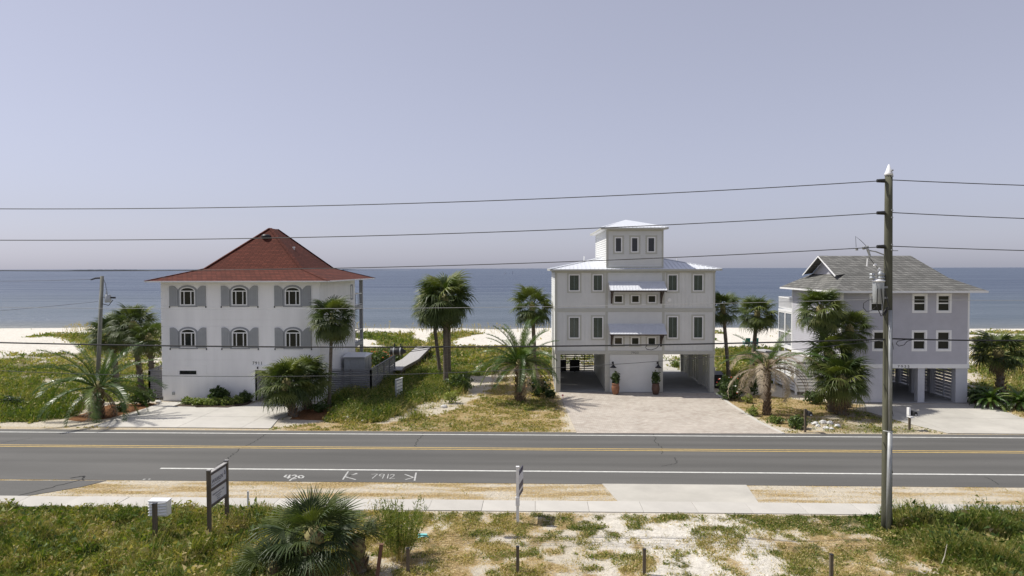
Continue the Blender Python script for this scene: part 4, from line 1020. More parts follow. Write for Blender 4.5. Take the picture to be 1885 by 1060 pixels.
# rear deck with railing and screened porch
dk = MB().box(X0 - .05, X1, Y1, 58.4, 5.45, 5.62).build('upper_deck', M['white_paint'], h3)
MB().box(X0 - .05, X1, Y1, 58.4, 2.5, 2.68).build('lower_deck', M['white_paint'], h3)
mb = MB(); mb.box(X0 - .04, X0 + .04, Y1, 58.4, 6.55, 6.63); mb.box(X0 - .03, X0 + .03, Y1, 58.4, 5.72, 5.77); mb.box(X0, X1, 58.34, 58.4, 6.55, 6.63)
mb.build('rail', M['white_paint'], dk)
mb = MB(); y = Y1 + .1
while y < 58.4: mb.box(X0 - .02, X0 + .02, y, y + .04, 5.7, 6.55); y += .13
mb.build('baluster', M['white_paint'], dk, kind='stuff')
for (y0, y1) in ((Y1 + .05, 56.9), (56.95, 58.4)):
    mb = MB(); ring(Fr((X0, y1, 0), (0, -1, 0), (-1, 0, 0)), mb, 0, y1 - y0, 2.7, 5.43, .09, -.05, .03); f_ = Fr((X0, y1, 0), (0, -1, 0), (-1, 0, 0)); f_.box(mb, .09, y1 - y0 - .09, 3.75, 3.85, -.05, .03); s_ = mb.build('screen_frame', M['white_paint'], h3)
    mb = MB(); f_.box(mb, .09, y1 - y0 - .09, 2.8, 5.34, -.03, -.02); mb.build('screen', M['screen'], s_)
for y in (56.9, 58.35): MB().box(X0 - .02, X0 + .14, y - .08, y + .08, 0, 2.5).build('deck_post', M['white_paint'], h3)
# side stair deck with white slatted skirt
sd = thing('side_deck', (19.2, 52.5, 0), 'white slatted stair deck on the left side of the blue grey house', 'deck')
MB().box(18.55, X0 - .04, 49.6, 56.2, 2.25, 2.34).build('deck_floor', M['grey_wood'], sd)
for (a, b_) in (((18.55, 49.6), (18.55, 56.2)), ((18.55, 49.6), (20.3, 49.6))):
    z = .2
    while z < 2.2:
        mb = MB(); mb.beam((*a, z + .085), (*b_, z + .085), .025, .17); mb.build('slat', M['white_paint'], sd); z += .225
for (x, y) in ((18.5, 49.55), (18.5, 51.8), (18.5, 54), (18.5, 56.2), (20.25, 49.55)): MB().box(x - .06, x + .06, y - .06, y + .06, 0, 2.25).build('post', M['white_paint'], sd)
mb = MB(); mb.beam((20.2, 48.6, .05), (20.2, 51.2, 2.3), .04, .2); mb.build('stringer', M['white_paint'], sd)


# ------------------------------------------------------------------ palms
def fan_leaf(seed, n=22, R=.95, pet=1.0, A=2.25, droop=.35, fold=.25, mat='palm', wd=1.0):
    r = random.Random(seed); mb = MB(); hub = Vector((pet, 0, 0))
    mb.add([(0, -.025, -.02), (0, .025, -.02), (0, 0, .02), (pet, -.012, -.01), (pet, .012, -.01), (pet, 0, .01)], [(0, 1, 4, 3), (1, 2, 5, 4), (2, 0, 3, 5)])
    def P_(a, q, w=0.):
        x = cos(a) * q - sin(a) * w; y = sin(a) * q + cos(a) * w
        z = -fold * abs(y) * .9 - .22 * max(0, x) ** 2 / R
        return Vector((pet + x, y, z))
    for i in range(n):
        a = -A + 2 * A * (i + .5) / n + r.uniform(-.02, .02); da = A / n * .98
        L = R * (.74 + .26 * cos(a * .55)) * r.uniform(.9, 1.06); ri = .42 * L; w1 = ri * sin(da) * wd
        hv = hub; p1 = P_(a, ri * cos(da), -w1); p2 = P_(a, ri * cos(da), w1); pc = P_(a, ri) + Vector((0, 0, .018))
        dz = droop * R * r.uniform(.5, 1.3); tw = r.uniform(-.10, .10)
        m1 = P_(a + tw * .4, .74 * L, -w1 * .62) - Vector((0, 0, dz * .25)); m2 = P_(a + tw * .4, .74 * L, w1 * .62) - Vector((0, 0, dz * .25))
        tp = P_(a + tw, L * .99) - Vector((0, 0, dz))
        mb.add([hv, p1, pc, p2, m1, m2, tp], [(0, 1, 2), (0, 2, 3), (1, 4, 2), (2, 4, 5), (2, 5, 3), (4, 6, 5)])
    me = bpy.data.meshes.new('frond'); me.from_pydata([tuple(v) for v in mb.v], [], mb.f); me.materials.append(M[mat]); return me
def pinnate(seed, L=3., n=46, bend=1.5, ll=.38, mat='date_leaf', vee=.5, sparse=0., wd=.034, pw=1.4):
    r = random.Random(seed); mb = MB(); pts = []; dirs = []; p = Vector((0, 0, 0)); N_ = 16
    for i in range(N_ + 1):
        s_ = i / N_; th = -bend * s_ ** pw; d = Vector((cos(th), .05 * sin(3 * s_ + seed), sin(th))).normalized(); pts.append(p.copy()); dirs.append(d); p += d * L / N_
    mb.tube(pts, [.03 * (1 - .85 * i / N_) for i in range(N_ + 1)], 4, False)
    for side in (-1, 1):
        for k in range(n):
            if r.random() < sparse: continue
            s_ = .14 + .86 * (k + r.random() * .6) / n; j = min(N_ - 1, int(s_ * N_)); f_ = s_ * N_ - j; b0 = pts[j].lerp(pts[j + 1], min(1, f_)); d = dirs[j]
            l = ll * (.35 + .65 * sin(pi * min(1, s_ * .88 + .1)) ** .6) * r.uniform(.8, 1.15)
            up = Vector((0, 1, 0)).cross(d) * -1
            up = d.cross(Vector((0, 1, 0))); up = -up if up.z < 0 else up
            sd = Vector((0, side, 0)); v = (sd * .8 + d * .65 + up * vee * r.uniform(.5, 1.2)).normalized()
            w_ = d * wd * .5
            mid = b0 + v * l * .55 - Vector((0, 0, .02 * l)); tp = b0 + v * l - Vector((0, 0, .28 * l * r.uniform(.4, 1.4)))
            mb.add([b0 - w_, b0 + w_, mid + w_, mid - w_, tp], [(0, 1, 2, 3), (3, 2, 4)])
    me = bpy.data.meshes.new('frond'); me.from_pydata([tuple(v) for v in mb.v], [], mb.f); me.materials.append(M[mat]); return me
FAN = [fan_leaf(i, droop=d, fold=f, pet=p) for i, (d, f, p) in enumerate(((.22, .2, 1.0), (.35, .35, .9), (.45, .3, 1.1), (.3, .15, .95)))]
FAND = [fan_leaf(10 + i, droop=d, fold=f, pet=p, mat='palm_dark') for i, (d, f, p) in enumerate(((.25, .2, 1.0), (.45, .35, .9)))]
FANX = [fan_leaf(20 + i, droop=.6, fold=.9, pet=.9, mat='palm_dead', n=16, wd=.7) for i in range(2)]
FANN = [fan_leaf(30 + i, mat='palm_dark' if i else 'palm', n=28, R=1.18, droop=d, fold=f, pet=p, wd=.95, A=1.9) for i, (d, f, p) in enumerate(((.04, .35, .95), (.16, .5, .9), (.32, .4, 1.05)))]
FANY = [fan_leaf(40, n=22, droop=.4, fold=.6, pet=.9, mat='palm_yellow' if 'palm_yellow' in M else 'palm_dead')]
DATE = [pinnate(i, bend=b) for i, b in enumerate((.9, 1.3, 1.7))]
DEAD = [pinnate(10 + i, bend=b, mat='date_dead', sparse=.25, vee=.1, ll=.36) for i, b in enumerate((1.9, 2.3, 2.7))]
BARE = [pinnate(20, bend=2.1, mat='date_dead', sparse=.93, vee=.1)]
SAGO = [pinnate(30 + i, L=1.2, n=30, bend=b, ll=.17, mat='date_leaf', vee=.25, wd=.03) for i, b in enumerate((1.1, 1.6))]
def fr_obj(parent, me, loc, az, el, roll, sc):
    o = bpy.data.objects.new('frond', me); COL.objects.link(o); o.parent = parent; o.location = loc
    o.rotation_mode = 'QUATERNION'
    o.rotation_quaternion = (Matrix.Rotation(az, 3, 'Z') @ Matrix.Rotation(-el, 3, 'Y') @ Matrix.Rotation(roll, 3, 'X')).to_quaternion()
    o.scale = (sc, sc, sc)
def trunk(parent, pts, r0, r1, mt='trunk', boots=0, seed=0, flare=1.25):
    rr = random.Random(seed); n = 14; P_ = []; Rr = []
    # Catmull-ish interpolation through control points
    cp = [Vector(p) for p in pts]
    for i in range(n + 1):
        t = i / n * (len(cp) - 1); j = min(int(t), len(cp) - 2); f_ = t - j
        a = cp[max(j - 1, 0)]; b_ = cp[j]; c_ = cp[j + 1]; d = cp[min(j + 2, len(cp) - 1)]
        p = .5 * ((2 * b_) + (-a + c_) * f_ + (2 * a - 5 * b_ + 4 * c_ - d) * f_ ** 2 + (-a + 3 * b_ - 3 * c_ + d) * f_ ** 3)
        P_.append(p); s_ = i / n; Rr.append((r0 + (r1 - r0) * s_) * (1 + (flare - 1) * math.exp(-s_ * 12)) * rr.uniform(.95, 1.05))
    P_[0] = P_[0] - Vector((0, 0, .15))
    mb = MB(); mb.tube(P_, Rr, 10)
    t_ = mb.build('trunk', M[mt], parent, smooth=True)
    if boots:
        mb = MB()
        for k in range(boots):
            s_ = (k + .5) / boots; t = s_ * n; j = min(int(t), n - 1); c = P_[j].lerp(P_[j + 1], t - j); R_1 = Rr[j]; a = k * 2.4
            o = Vector((cos(a), sin(a), 0)); sd = Vector((-sin(a), cos(a), 0)); b0 = c + o * R_1 * .85; h = .20 + .05 * rr.random(); e = R_1 * .55 + .05 * rr.random()
            mb.add([b0 - sd * .07, b0 + sd * .07, b0 + sd * .045 + o * e + Vector((0, 0, h)), b0 - sd * .045 + o * e + Vector((0, 0, h)), b0 + o * e * .7 + Vector((0, 0, h * .55)) - Vector((0, 0, .12))],
                   [(0, 1, 2, 3), (0, 4, 1), (1, 4, 2), (2, 4, 3), (3, 4, 0)])
        mb.build('leaf_base', M['boot'], t_, kind='stuff')
    return t_
def sabal(label, base, crown, r, n=58, thick=.16, seed=1, boots=0, mid=None, low=-55, dead=5, leaves=None, group='cabbage palms round the houses', yb=None, top=88, twist=0):
    rr = random.Random(seed); b_ = Vector(base); c_ = Vector(crown)
    t = thing('sabal_palm', b_, label, 'palm tree', group)
    pts = [b_] + ([Vector(mid)] if mid else []) + [c_]
    trunk(t, pts, thick * 1.05, thick * .9, boots=boots, seed=seed)
    mb = MB(); mb.lathe(c_ - Vector((0, 0, .25)), [(thick * .9, -.25), (thick * 1.5, .05), (thick * 1.4, .35), (thick * .5, .6)], 10); mb.build('crown_heart', M['crownshaft'], t, smooth=True)
    s0 = r / 1.9; lv = leaves or (FAN + FAN + FAND)
    for k in range(n):
        f_ = (k + .5) / n; el = radians(top - (top - low) * f_ ** .82 + rr.uniform(-9, 9)); az = k * 2.39996 + rr.uniform(-.25, .25) + twist
        isd = k >= n - dead
        me = rr.choice(FANX if isd else lv); sc = s0 * rr.uniform(.84, 1.08) * (.8 if f_ < .08 else 1)
        loc = c_ - b_ + Vector((cos(az) * thick * .6, sin(az) * thick * .6, .12 - .35 * f_))
        fr_obj(t, me, loc, az, el if not isd else radians(rr.uniform(-80, -55)), rr.uniform(-.5, .5), sc * (.8 if isd else 1))
    return t
def date(label, base, crown, L, ng=34, nd=12, thick=.28, seed=1, lo=-15, bare=2, tmat='date_trunk', dead_el=(-35, 25), top=82):
    rr = random.Random(seed); b_ = Vector(base); c_ = Vector(crown); t = thing('date_palm', b_, label, 'palm tree', 'date palms with feathery fronds')
    trunk(t, [b_, c_], thick, thick * .85, tmat, boots=int(46 * (c_ - b_).length), seed=seed, flare=1.15)
    mb = MB(); mb.lathe(c_ - Vector((0, 0, .1)), [(thick * .85, -.25), (thick * 1.25, .05), (thick * .9, .35), (.05, .6)], 10); mb.build('crown_heart', M['crownshaft'], t, smooth=True)
    k = 0
    for k in range(ng):
        f_ = (k + .5) / ng; el = radians(top - (top - lo) * f_ ** .9 + rr.uniform(-7, 7)); az = k * 2.39996 + rr.uniform(-.2, .2)
        me = DATE[0 if f_ < .3 else rr.choice((1, 2))]; fr_obj(t, me, c_ - b_ + Vector((cos(az) * .08, sin(az) * .08, .1)), az, el, rr.uniform(-.5, .5), L / 3. * rr.uniform(.8, 1.05))
    for k in range(nd + bare):
        az = k * 2.39996 * 1.7 + 1 + rr.uniform(-.3, .3); el = radians(rr.uniform(*dead_el)); me = BARE[0] if k >= nd else rr.choice(DEAD)
        fr_obj(t, me, c_ - b_ + Vector((cos(az) * .1, sin(az) * .1, 0)), az, el, rr.uniform(-.4, .4), L / 3. * rr.uniform(.7, 1.))
    return t
def gp(px, py): 
    v = G(px, py); v.z = gzf(v.x, v.y); return v
# at: base pixel fixes the spot on the ground, the crown stands over it at the same distance
def palm_at(label, bpx, cpx, rpx, dy=0., **k):
    b_ = gp(*bpx); c_ = Q(cpx[0], cpx[1], b_.y + dy); depth = (c_ - EYE).dot(FW); return sabal(label, b_, c_, rpx * depth / PF, **k)
palm_at('cabbage palm left of the leaning transformer pole, behind the big arching date palm', (217, 716), (205, 614), 46, seed=3, n=52, thick=.20, boots=30, dead=9, low=-70)
palm_at('tallest palm of the dark cluster left of the white house', (262, 722), (245, 597), 46, seed=4, n=58, thick=.19, boots=40, dead=6, low=-60)
palm_at('dark cabbage palm touching the left wall of the white house', (284, 728), (274, 622), 40, seed=5, n=50, thick=.18, boots=40, dead=6, low=-70)
palm_at('short booted cabbage palm at the driveway edge of the white house', (541, 766), (527, 706), 56, seed=6, n=64, thick=.20, boots=70, low=-40, dead=3)
palm_at('short cabbage palm standing just behind its twin beside the entrance walk', (566, 752), (563, 694), 54, seed=7, n=60, thick=.20, boots=70, low=-45, dead=2)
palm_at('tall thin cabbage palm in front of the right corner of the white house', (606, 748), (611, 585), 49, seed=8, n=72, thick=.11, mid=None, low=-72, dead=5)
palm_at('lower leaning cabbage palm, left one of the pair in the vacant lot', (811, 694), (796, 566), 42, seed=9, n=60, thick=.15, low=-60, dead=3)
palm_at('tallest cabbage palm of the vacant lot, its round crown against the sea', (821, 712), (819, 550), 60, seed=10, n=76, thick=.19, low=-68, dead=4)
palm_at('cabbage palm with slanting trunk, half hidden behind the tallest palm', (827, 695), (826, 566), 34, seed=11, n=46, thick=.15, low=-55, dead=3)
palm_at('cabbage palm behind the green date palm, left of the house with the tower', (986, 698), (980, 563), 45, seed=12, n=44, thick=.17, low=-55, dead=4)
palm_at('slender cabbage palm right of the house with the tower', (1342, 697), (1331, 568), 38, seed=13, n=46, thick=.15, low=-60, dead=4)
palm_at('cabbage palm farther back between the tower house and the blue grey house', (1384, 678), (1394, 576), 42, seed=14, n=48, thick=.18, low=-60, dead=4)
palm_at('tallest palm bunched before the blue grey house, crown at the eave', (1538, 752), (1510, 570), 50, seed=15, n=66, thick=.19, low=-68, dead=7, boots=30)
palm_at('cabbage palm leaning right in the bunch before the blue grey house', (1560, 750), (1564, 606), 44, seed=16, n=60, thick=.19, low=-62, dead=5)
palm_at('middle palm bunched before the blue grey house, crown halfway up its wall', (1530, 757), (1527, 654), 47, seed=17, n=50, thick=.20, low=-55, dead=5, boots=40)
palm_at('lowest cabbage palm of the bunch, booted trunk at the edge of the right driveway', (1550, 764), (1549, 700), 60, seed=18, n=66, thick=.24, low=-50, dead=9, boots=70)
palm_at('stout cabbage palm at the right edge beside the blue grey house', (1843, 727), (1838, 648), 54, seed=19, n=44, thick=.24, low=-50, dead=6, boots=60, leaves=FAND + [FAN[0]])
b_ = gp(180, 768); date('big arching date palm in the mulch bed left of the white house', b_, Q(180, 716, b_.y), 4.1, ng=32, nd=4, thick=.27, seed=21, lo=-22, bare=4, tmat='date_trunk', dead_el=(-60, -30), top=74)
b_ = gp(958, 739); date('green topped date palm with thick trunk in the vacant lot by the tower house', b_, Q(957, 672, b_.y), 3.4, ng=48, nd=24, thick=.29, seed=22, lo=-5, bare=4, dead_el=(-12, 32))
b_ = gp(1412, 763); date('mostly dead date palm with brown drooping fronds right of the paver driveway', b_, Q(1412, 679, b_.y), 3.5, ng=12, nd=40, thick=.17, seed=23, lo=25, bare=6, dead_el=(-10, 58), top=66)
# foreground palms
def near_palm(label, base, crown, r, n, seed, thick, low=-55, **k): return sabal(label, base, crown, r, n=n, thick=thick, seed=seed, low=low, leaves=FANN, **k)
Yn = 19.9
b_ = Q(578, 1090, Yn); b_.z = 0
near_palm('large foreground fan palm, nearest the camera, left of the wooden stakes', b_, Q(578, 990, Yn), 1.48, 38, 31, .2, low=-38, boots=40, dead=6, top=84)
b_ = Q(508, 1090, Yn - .2); b_.z = 0
near_palm('lower left crown of fan leaves beside the large foreground palm', b_, Q(505, 1052, Yn - .2), 1.3, 20, 32, .15, low=-10, boots=20, dead=0, top=75)
b_ = Q(664, 1088, Yn + .4); b_.z = 0
near_palm('small fan palm with grey shaggy stump right of the large foreground palm', b_, Q(657, 1005, Yn + .4), 1.0, 12, 33, .17, low=5, boots=30, dead=7, top=75)
# sagos
def sago(label, px, h, r, seed, n=34):
    rr = random.Random(seed); b_ = gp(*px); t = thing('sago_plant', b_, label, 'sago palm', 'sago palms beside the blue grey house')
    mb = MB(); mb.lathe(b_, [(.2, -.1), (.22, .1), (.16, h), (.05, h + .15)], 10); mb.build('trunk', M['boot'], t)
    for k in range(n):
        f_ = (k + .5) / n; fr_obj(t, SAGO[k % 2], Vector((0, 0, h)), k * 2.39996, radians(75 - 85 * f_ + rr.uniform(-6, 6)), rr.uniform(-.3, .3), r / 1.0 * rr.uniform(.85, 1.1))
sago('bright green sago palm beside the right pier of the blue grey house', (1824, 751), .5, 1.15, 41, 44)
sago('sago palm cut by the right edge of the photo', (1876, 753), .45, 1.15, 42, 44)
sago('darker sago palm hugging the right wall of the blue grey house', (1797, 741), .45, .95, 43, 34)

# ------------------------------------------------------------------ shrubs
def leaf_cloud(C, R3, n, size, seed, tint=(.2, .6), flat=.75, shell=.35):
    g = np.random.RandomState(seed)
    d = g.randn(n, 3); d /= np.linalg.norm(d, axis=1)[:, None]; rad = (shell + (1 - shell) * g.rand(n)) ** .6
    lump = .78 + .35 * np.sin(d[:, 0] * 5 + seed) * np.cos(d[:, 1] * 4 + d[:, 2] * 6)
    P_ = np.array(C) + d * rad[:, None] * lump[:, None] * np.array(R3); P_[:, 2] = np.maximum(P_[:, 2], C[2] - R3[2] * flat + .02)
    a = g.randn(n, 3); a /= np.linalg.norm(a, axis=1)[:, None]; u = np.cross(d + .6 * a, g.randn(n, 3)); u /= np.linalg.norm(u, axis=1)[:, None] + 1e-6
    v = np.cross(a, u); v /= np.linalg.norm(v, axis=1)[:, None] + 1e-6
    s_ = size * (.6 + .8 * g.rand(n))[:, None]
    V = np.stack([P_ - u * s_, P_ - v * s_ * .42, P_ + u * s_, P_ + v * s_ * .42], 1).reshape(-1, 3)
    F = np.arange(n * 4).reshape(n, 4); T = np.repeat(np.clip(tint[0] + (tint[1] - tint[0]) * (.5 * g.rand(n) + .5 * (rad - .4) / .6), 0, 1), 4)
    return V, F, T
def bush(label, px, R3, n, size, seed, tint=(.1, .6), flowers=None, cat='shrub', zc=None, name='shrub', group=None, pos=None, nst=7):
    b_ = Vector(pos) if pos else gp(*px); t = thing(name, b_, label, cat, group); rr = random.Random(seed)
    cz = R3[2] * .8 if zc is None else zc
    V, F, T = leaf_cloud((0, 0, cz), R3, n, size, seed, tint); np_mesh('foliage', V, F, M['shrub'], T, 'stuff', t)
    for k in range(nst):
        a = rr.uniform(0, 6.28); mb = MB(); e = Vector((cos(a) * R3[0] * .55, sin(a) * R3[1] * .55, cz + R3[2] * .3)); mb.tube([b_ + Vector((0, 0, -.05)), b_ + e * .5 + Vector((0, 0, .08)), b_ + e], [.022, .015, .006], 5); mb.build('stem', M['stem'], t)
    if flowers:
        for mt, cnt in flowers:
            for k in range(cnt):
                a = rr.uniform(0, 6.28); q_ = rr.uniform(-.2, .9); p = b_ + Vector((cos(a) * R3[0] * sqrt(1 - q_ * q_) * .95, sin(a) * R3[1] * sqrt(1 - q_ * q_) * .95, cz + R3[2] * q_ * .95)); s_ = rr.uniform(.04, .075)
                mb = MB(); mb.lathe(p, [(s_ * .3, -s_ * .5), (s_, 0), (s_ * .5, s_ * .5)], 6); mb.build('flower', M[mt], t)
    return t
c0 = Q(406, 742, 45.3)
t = thing('hedge', (-21.3, 45.1, 0), 'low yellow green groundcover hedge in the bed before the white house', 'hedge')
Vs = []; Fs = []; Ts = []; nn = 0
for k, (x, y, rx, ry, rz) in enumerate([(-22.9, 44.9, .7, .55, .30), (-22.1, 44.7, .7, .6, .32), (-21.3, 44.6, .7, .6, .33), (-20.5, 44.7, .7, .6, .33), (-19.9, 45.1, .6, .6, .34), (-19.6, 45.5, .5, .5, .42)]):
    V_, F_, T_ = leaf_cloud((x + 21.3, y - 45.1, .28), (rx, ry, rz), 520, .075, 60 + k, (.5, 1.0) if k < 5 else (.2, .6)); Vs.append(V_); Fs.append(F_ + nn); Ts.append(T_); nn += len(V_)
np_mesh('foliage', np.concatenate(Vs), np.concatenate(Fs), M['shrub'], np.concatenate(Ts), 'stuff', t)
slab('planting_bed', ccw([(-23.6, 44.3), (-19.9, 43.9), (-19.1, 45.2), (-19.2, 46.25), (-23.5, 46.2)]), -.1, .07, 'soil', kind='structure', label='dark soil bed before the white house wall', cat='bed')
bush('dark ferny shrub against the white wall above the low hedge', (408, 738), (.85, .55, .62), 900, .13, 71, (.05, .4), pos=(-21.2, 45.6, .05))
bush('round dark shrub at the hedge end by the entrance', (452, 738), (.55, .45, .45), 420, .10, 72, (.05, .35), pos=(-19.5, 45.8, .05))
bush('flowering shrub at the right corner of the tower house, white and red blooms', (1345, 735), (1.1, .9, .95), 1500, .11, 73, (.05, .5), [('flower_red', 7), ('flower_white', 10)])
bush('dark green shrub between the tower house and the dead date palm', (1375, 725), (1.0, .8, .85), 1200, .11, 74, (.05, .45), [('flower_red', 5)])
bush('small lime green shrub beside the paver driveway', (1376, 741), (.42, .4, .4), 320, .07, 75, (.75, 1.))
bush('yellow green shrub nearer the road, beside the paver driveway edge', (1385, 765), (.42, .4, .38), 300, .08, 76, (.7, 1.))
bush('low green shrub left of the black mailbox', (1468, 788), (.62, .5, .42), 900, .09, 77, (.3, .7))
bush('sprawling green weed at the road side of the dead date palm', (1428, 778), (.6, .4, .25), 260, .10, 78, (.5, .9))
bush('flowering shrub behind the trunk of the green date palm', (992, 728), (.95, .7, .85), 1100, .11, 79, (.05, .45), [('flower_red', 9), ('flower_white', 7)])
bush('dark shrub at the left pier of the tower house', (1012, 732), (.5, .5, .38), 500, .09, 80, (.03, .3))
bush('shrub on the dark bank right of the vacant lot palms', (845, 722), (1.25, 1.0, .85), 1500, .10, 81, (.15, .6))
bush('rusty brown low shrub beside the sandy track', (830, 742), (.8, .6, .5), 500, .08, 82, (.85, 1.))
bush('orange flowered shrub row beyond the slat fence', (700, 676), (1.6, 1.3, .9), 1500, .12, 83, (.2, .6), [('flower_red', 46)])
bush('green shrub near the first planks of the boardwalk', (722, 668), (1.3, 1.2, .8), 1000, .12, 84, (.2, .6))
bush('dark shrub under the bunched palms by the slatted stair deck', (1500, 742), (.9, .7, .5), 700, .10, 85, (.1, .5))
bush('brown ragged shrub in the grass left of the arching date palm', (20, 752), (1.2, .8, .55), 500, .09, 86, (.0, .25))
bush('dark green shrub beneath the palms right of the arching date palm', (262, 745), (1.1, .8, .6), 900, .10, 87, (.05, .4))
bush('small pink leaved plant in the mulch right of the arching date palm', (222, 757), (.45, .4, .32), 240, .09, 88, (.1, .5))
bush('dark weeds under the short palms at the entrance walk', (588, 757), (.8, .6, .35), 500, .09, 89, (.1, .5))
bush('wide dark hedge beside the right wall of the blue grey house', (1815, 742), (1.5, .8, .6), 900, .12, 90, (.02, .25))
bush('low shrub behind the open carport bay of the tower house', (1246, 676), (.7, .6, .35), 300, .12, 91, (.5, .9))
# wispy shrub with upright stems behind the foreground palm
def wispy(label, pos, n, h, spread, seed, tint=(.35, .75), leaf=.05, per=26):
    g = np.random.RandomState(seed); t = thing('wild_shrub', pos, label, 'shrub'); Vl = []; 
    V = []; T = []
    for k in range(n):
        a = g.rand() * 6.28; q_ = g.rand() ** .7 * spread; base = np.array([cos(a) * q_ * .35, sin(a) * q_ * .35, 0]); tip = np.array([cos(a) * q_, sin(a) * q_, h * (.55 + .45 * g.rand())]); 
        w_ = .008; sd = np.array([-sin(a), cos(a), 0]) * w_
        V += [base - sd, base + sd, tip]; T += [.9] * 3
        for j in range(per):
            f_ = .25 + .75 * g.rand(); p = base + (tip - base) * f_; d = g.randn(3) * .6 + np.array([0, 0, .7]); d /= np.linalg.norm(d); e = np.cross(d, g.randn(3)); e /= np.linalg.norm(e)
            l = leaf * (.6 + .8 * g.rand()); V += [p - e * .012, p + e * .012, p + d * l * 1.6]; T += [tint[0] + (tint[1] - tint[0]) * g.rand()] * 3
    V = np.array(V); np_mesh('foliage', V, np.arange(len(V)).reshape(-1, 3), M['grass'], np.array(T), 'stuff', t); return t
wispy('feathery olive green wild shrub right of the foreground palm', gp(735, 1022) , 130, 1.9, .95, 5, (.25, .62), .09, 34)
wispy('dry thin stemmed weed against the sidewalk left of the feathery shrub', gp(690, 968), 26, 1.1, .55, 6, (.75, .98), .04, 14)
wispy('green bushy weed at the sidewalk edge left of the brown post', gp(228, 962), 70, .62, .6, 7, (.1, .5), .08, 24)
wispy('dry twiggy weed beside the builder sign post', gp(440, 975), 22, 1.0, .6, 8, (.7, .95), .04, 12)
wispy('tall dark reedy grass clump right of the utility pole', gp(1700, 962), 90, .62, .9, 9, (.05, .4), .12, 10)
wispy('tall dark reedy grass clump at the right edge by the sidewalk', gp(1835, 962), 90, .6, 1.0, 10, (.05, .4), .12, 10)
wispy('reedy grass clump midway along the sidewalk at the right', gp(1765, 965), 80, .55, .9, 12, (.1, .45), .12, 10)

# ------------------------------------------------------------------ ground cover
xi = lambda x: np.clip(np.searchsorted(xs, x), 0, nx - 1); yi_ = lambda y: np.clip(np.searchsorted(ys, y), 0, ny - 1)
def cover(name, label, cat, x0, x1, y0, y1, dens, wdt, hs_=1., seed=0, leafy=0., mat='grass', flat=1.0, cl=.35, tb=0., minh=.03, amp=0., bare=0.):
    g = np.random.RandomState(seed); n = int((x1 - x0) * (y1 - y0) * dens); X = g.uniform(x0, x1, n); Y = g.uniform(y0, y1, n)
    # keep what the wedge of view and a little beyond can see
    k = (np.abs(X + .033 * Y) < Y * .86 + 2.5); X = X[k]; Y = Y[k]
    a, b_ = yi_(Y), xi(X); v = Vv[a, b_]; h = Hh[a, b_]; d = Dd[a, b_]; mu = Mm[a, b_]
    nz = fbm(X, Y, cl * 1.6, 3); pr_ = np.clip((np.maximum(v, d * .62) + (nz - .5) * 1.3 - .34 + bare) * 2.2, 0, 1) * (mu < .5)
    k = (g.rand(len(X)) < pr_) & ~hard(X, Y); X, Y, v, h, d, nz = X[k], Y[k], v[k], h[k], d[k], nz[k]; n = len(X)
    Z = gz(X, Y); h = np.maximum(minh, h) * hs_ * (.45 + 1.0 * g.rand(n)) * (.35 + 1.3 * fbm(X + 9, Y + 4, 1.3, 3))
    lump = fbm(X + 70, Y - 33, .75, 3); h = h * (1 + amp * (2.4 * (lump - .5)))
    az = g.rand(n) * 2 * pi; ln = (.25 + .6 * g.rand(n)) * flat
    w_ = wdt * (.6 + .8 * g.rand(n)); ca, sa = np.cos(az), np.sin(az); az2 = g.rand(n) * 2 * pi
    B = np.stack([X, Y, Z - .01], 1); sdv = np.stack([-sa, ca, 0 * ca], 1) * w_[:, None] * .5
    tip = B + np.stack([np.cos(az2) * ln * h, np.sin(az2) * ln * h, h], 1)
    V = np.stack([B - sdv, B + sdv, tip], 1)
    big = fbm(X, Y, 4., 3)
    t = .02 + (.62 + .3 * amp) * nz + .38 * (big - .5) - amp * .15 + amp * .9 * np.maximum(0, fbm(X - 5, Y + 90, 1.1, 3) - .5) + .45 * np.clip(d - v * .6, 0, 1) + .16 * g.randn(n) + tb
    if leafy > 0:
        m_ = g.rand(n) < leafy; c = B[m_] + np.stack([0 * h[m_], 0 * h[m_], h[m_] * g.rand(m_.sum())], 1); nn_ = m_.sum()
        u = g.randn(nn_, 3); u /= np.linalg.norm(u, axis=1)[:, None]; q_ = g.randn(nn_, 3); q_ = np.cross(u, q_); q_ /= np.linalg.norm(q_, axis=1)[:, None]; s_ = (wdt * 1.6 * (.6 + g.rand(nn_)))[:, None]
        V[m_] = np.stack([c - u * s_, c + q_ * s_ * .8, c + u * s_], 1)
    T = np.repeat(np.clip(t, 0, 1), 3)
    o = np_mesh(name, V.reshape(-1, 3), np.arange(3 * n).reshape(n, 3), M[mat], T, 'stuff'); tag(o, label, cat); return n
NB = 0
NB += cover('weeds', 'tangled green and yellow weeds of the foreground left', 'weeds', -21, -4.5, 17.6, 25.3, 2600, .024, 1., 1, .5, tb=.10, amp=1.)
NB += cover('weeds', 'tangled green weeds in the lower right corner', 'weeds', 11.5, 21, 17.6, 25.3, 2400, .024, 1., 2, .45, tb=.06, amp=1.)
NB += cover('dry_turf', 'thin dry turf with sand showing through in the foreground', 'turf', -5, 13.5, 17.6, 25.3, 1500, .026, 1., 3, .35, minh=.05, flat=1.6, tb=.12)
NB += cover('straw_litter', 'loose straw and dry sprigs on the foreground sand', 'straw', -6, 14, 17.6, 25.3, 420, .02, .9, 31, .4, minh=.05, flat=2.2, tb=.55, bare=.26)
NB += cover('lot_straw', 'dry straw sprigs on the sandy lot beside the paver driveway', 'straw', -12, 2, 37.9, 52, 200, .035, .9, 32, .4, minh=.06, flat=2., tb=.45, bare=.25)
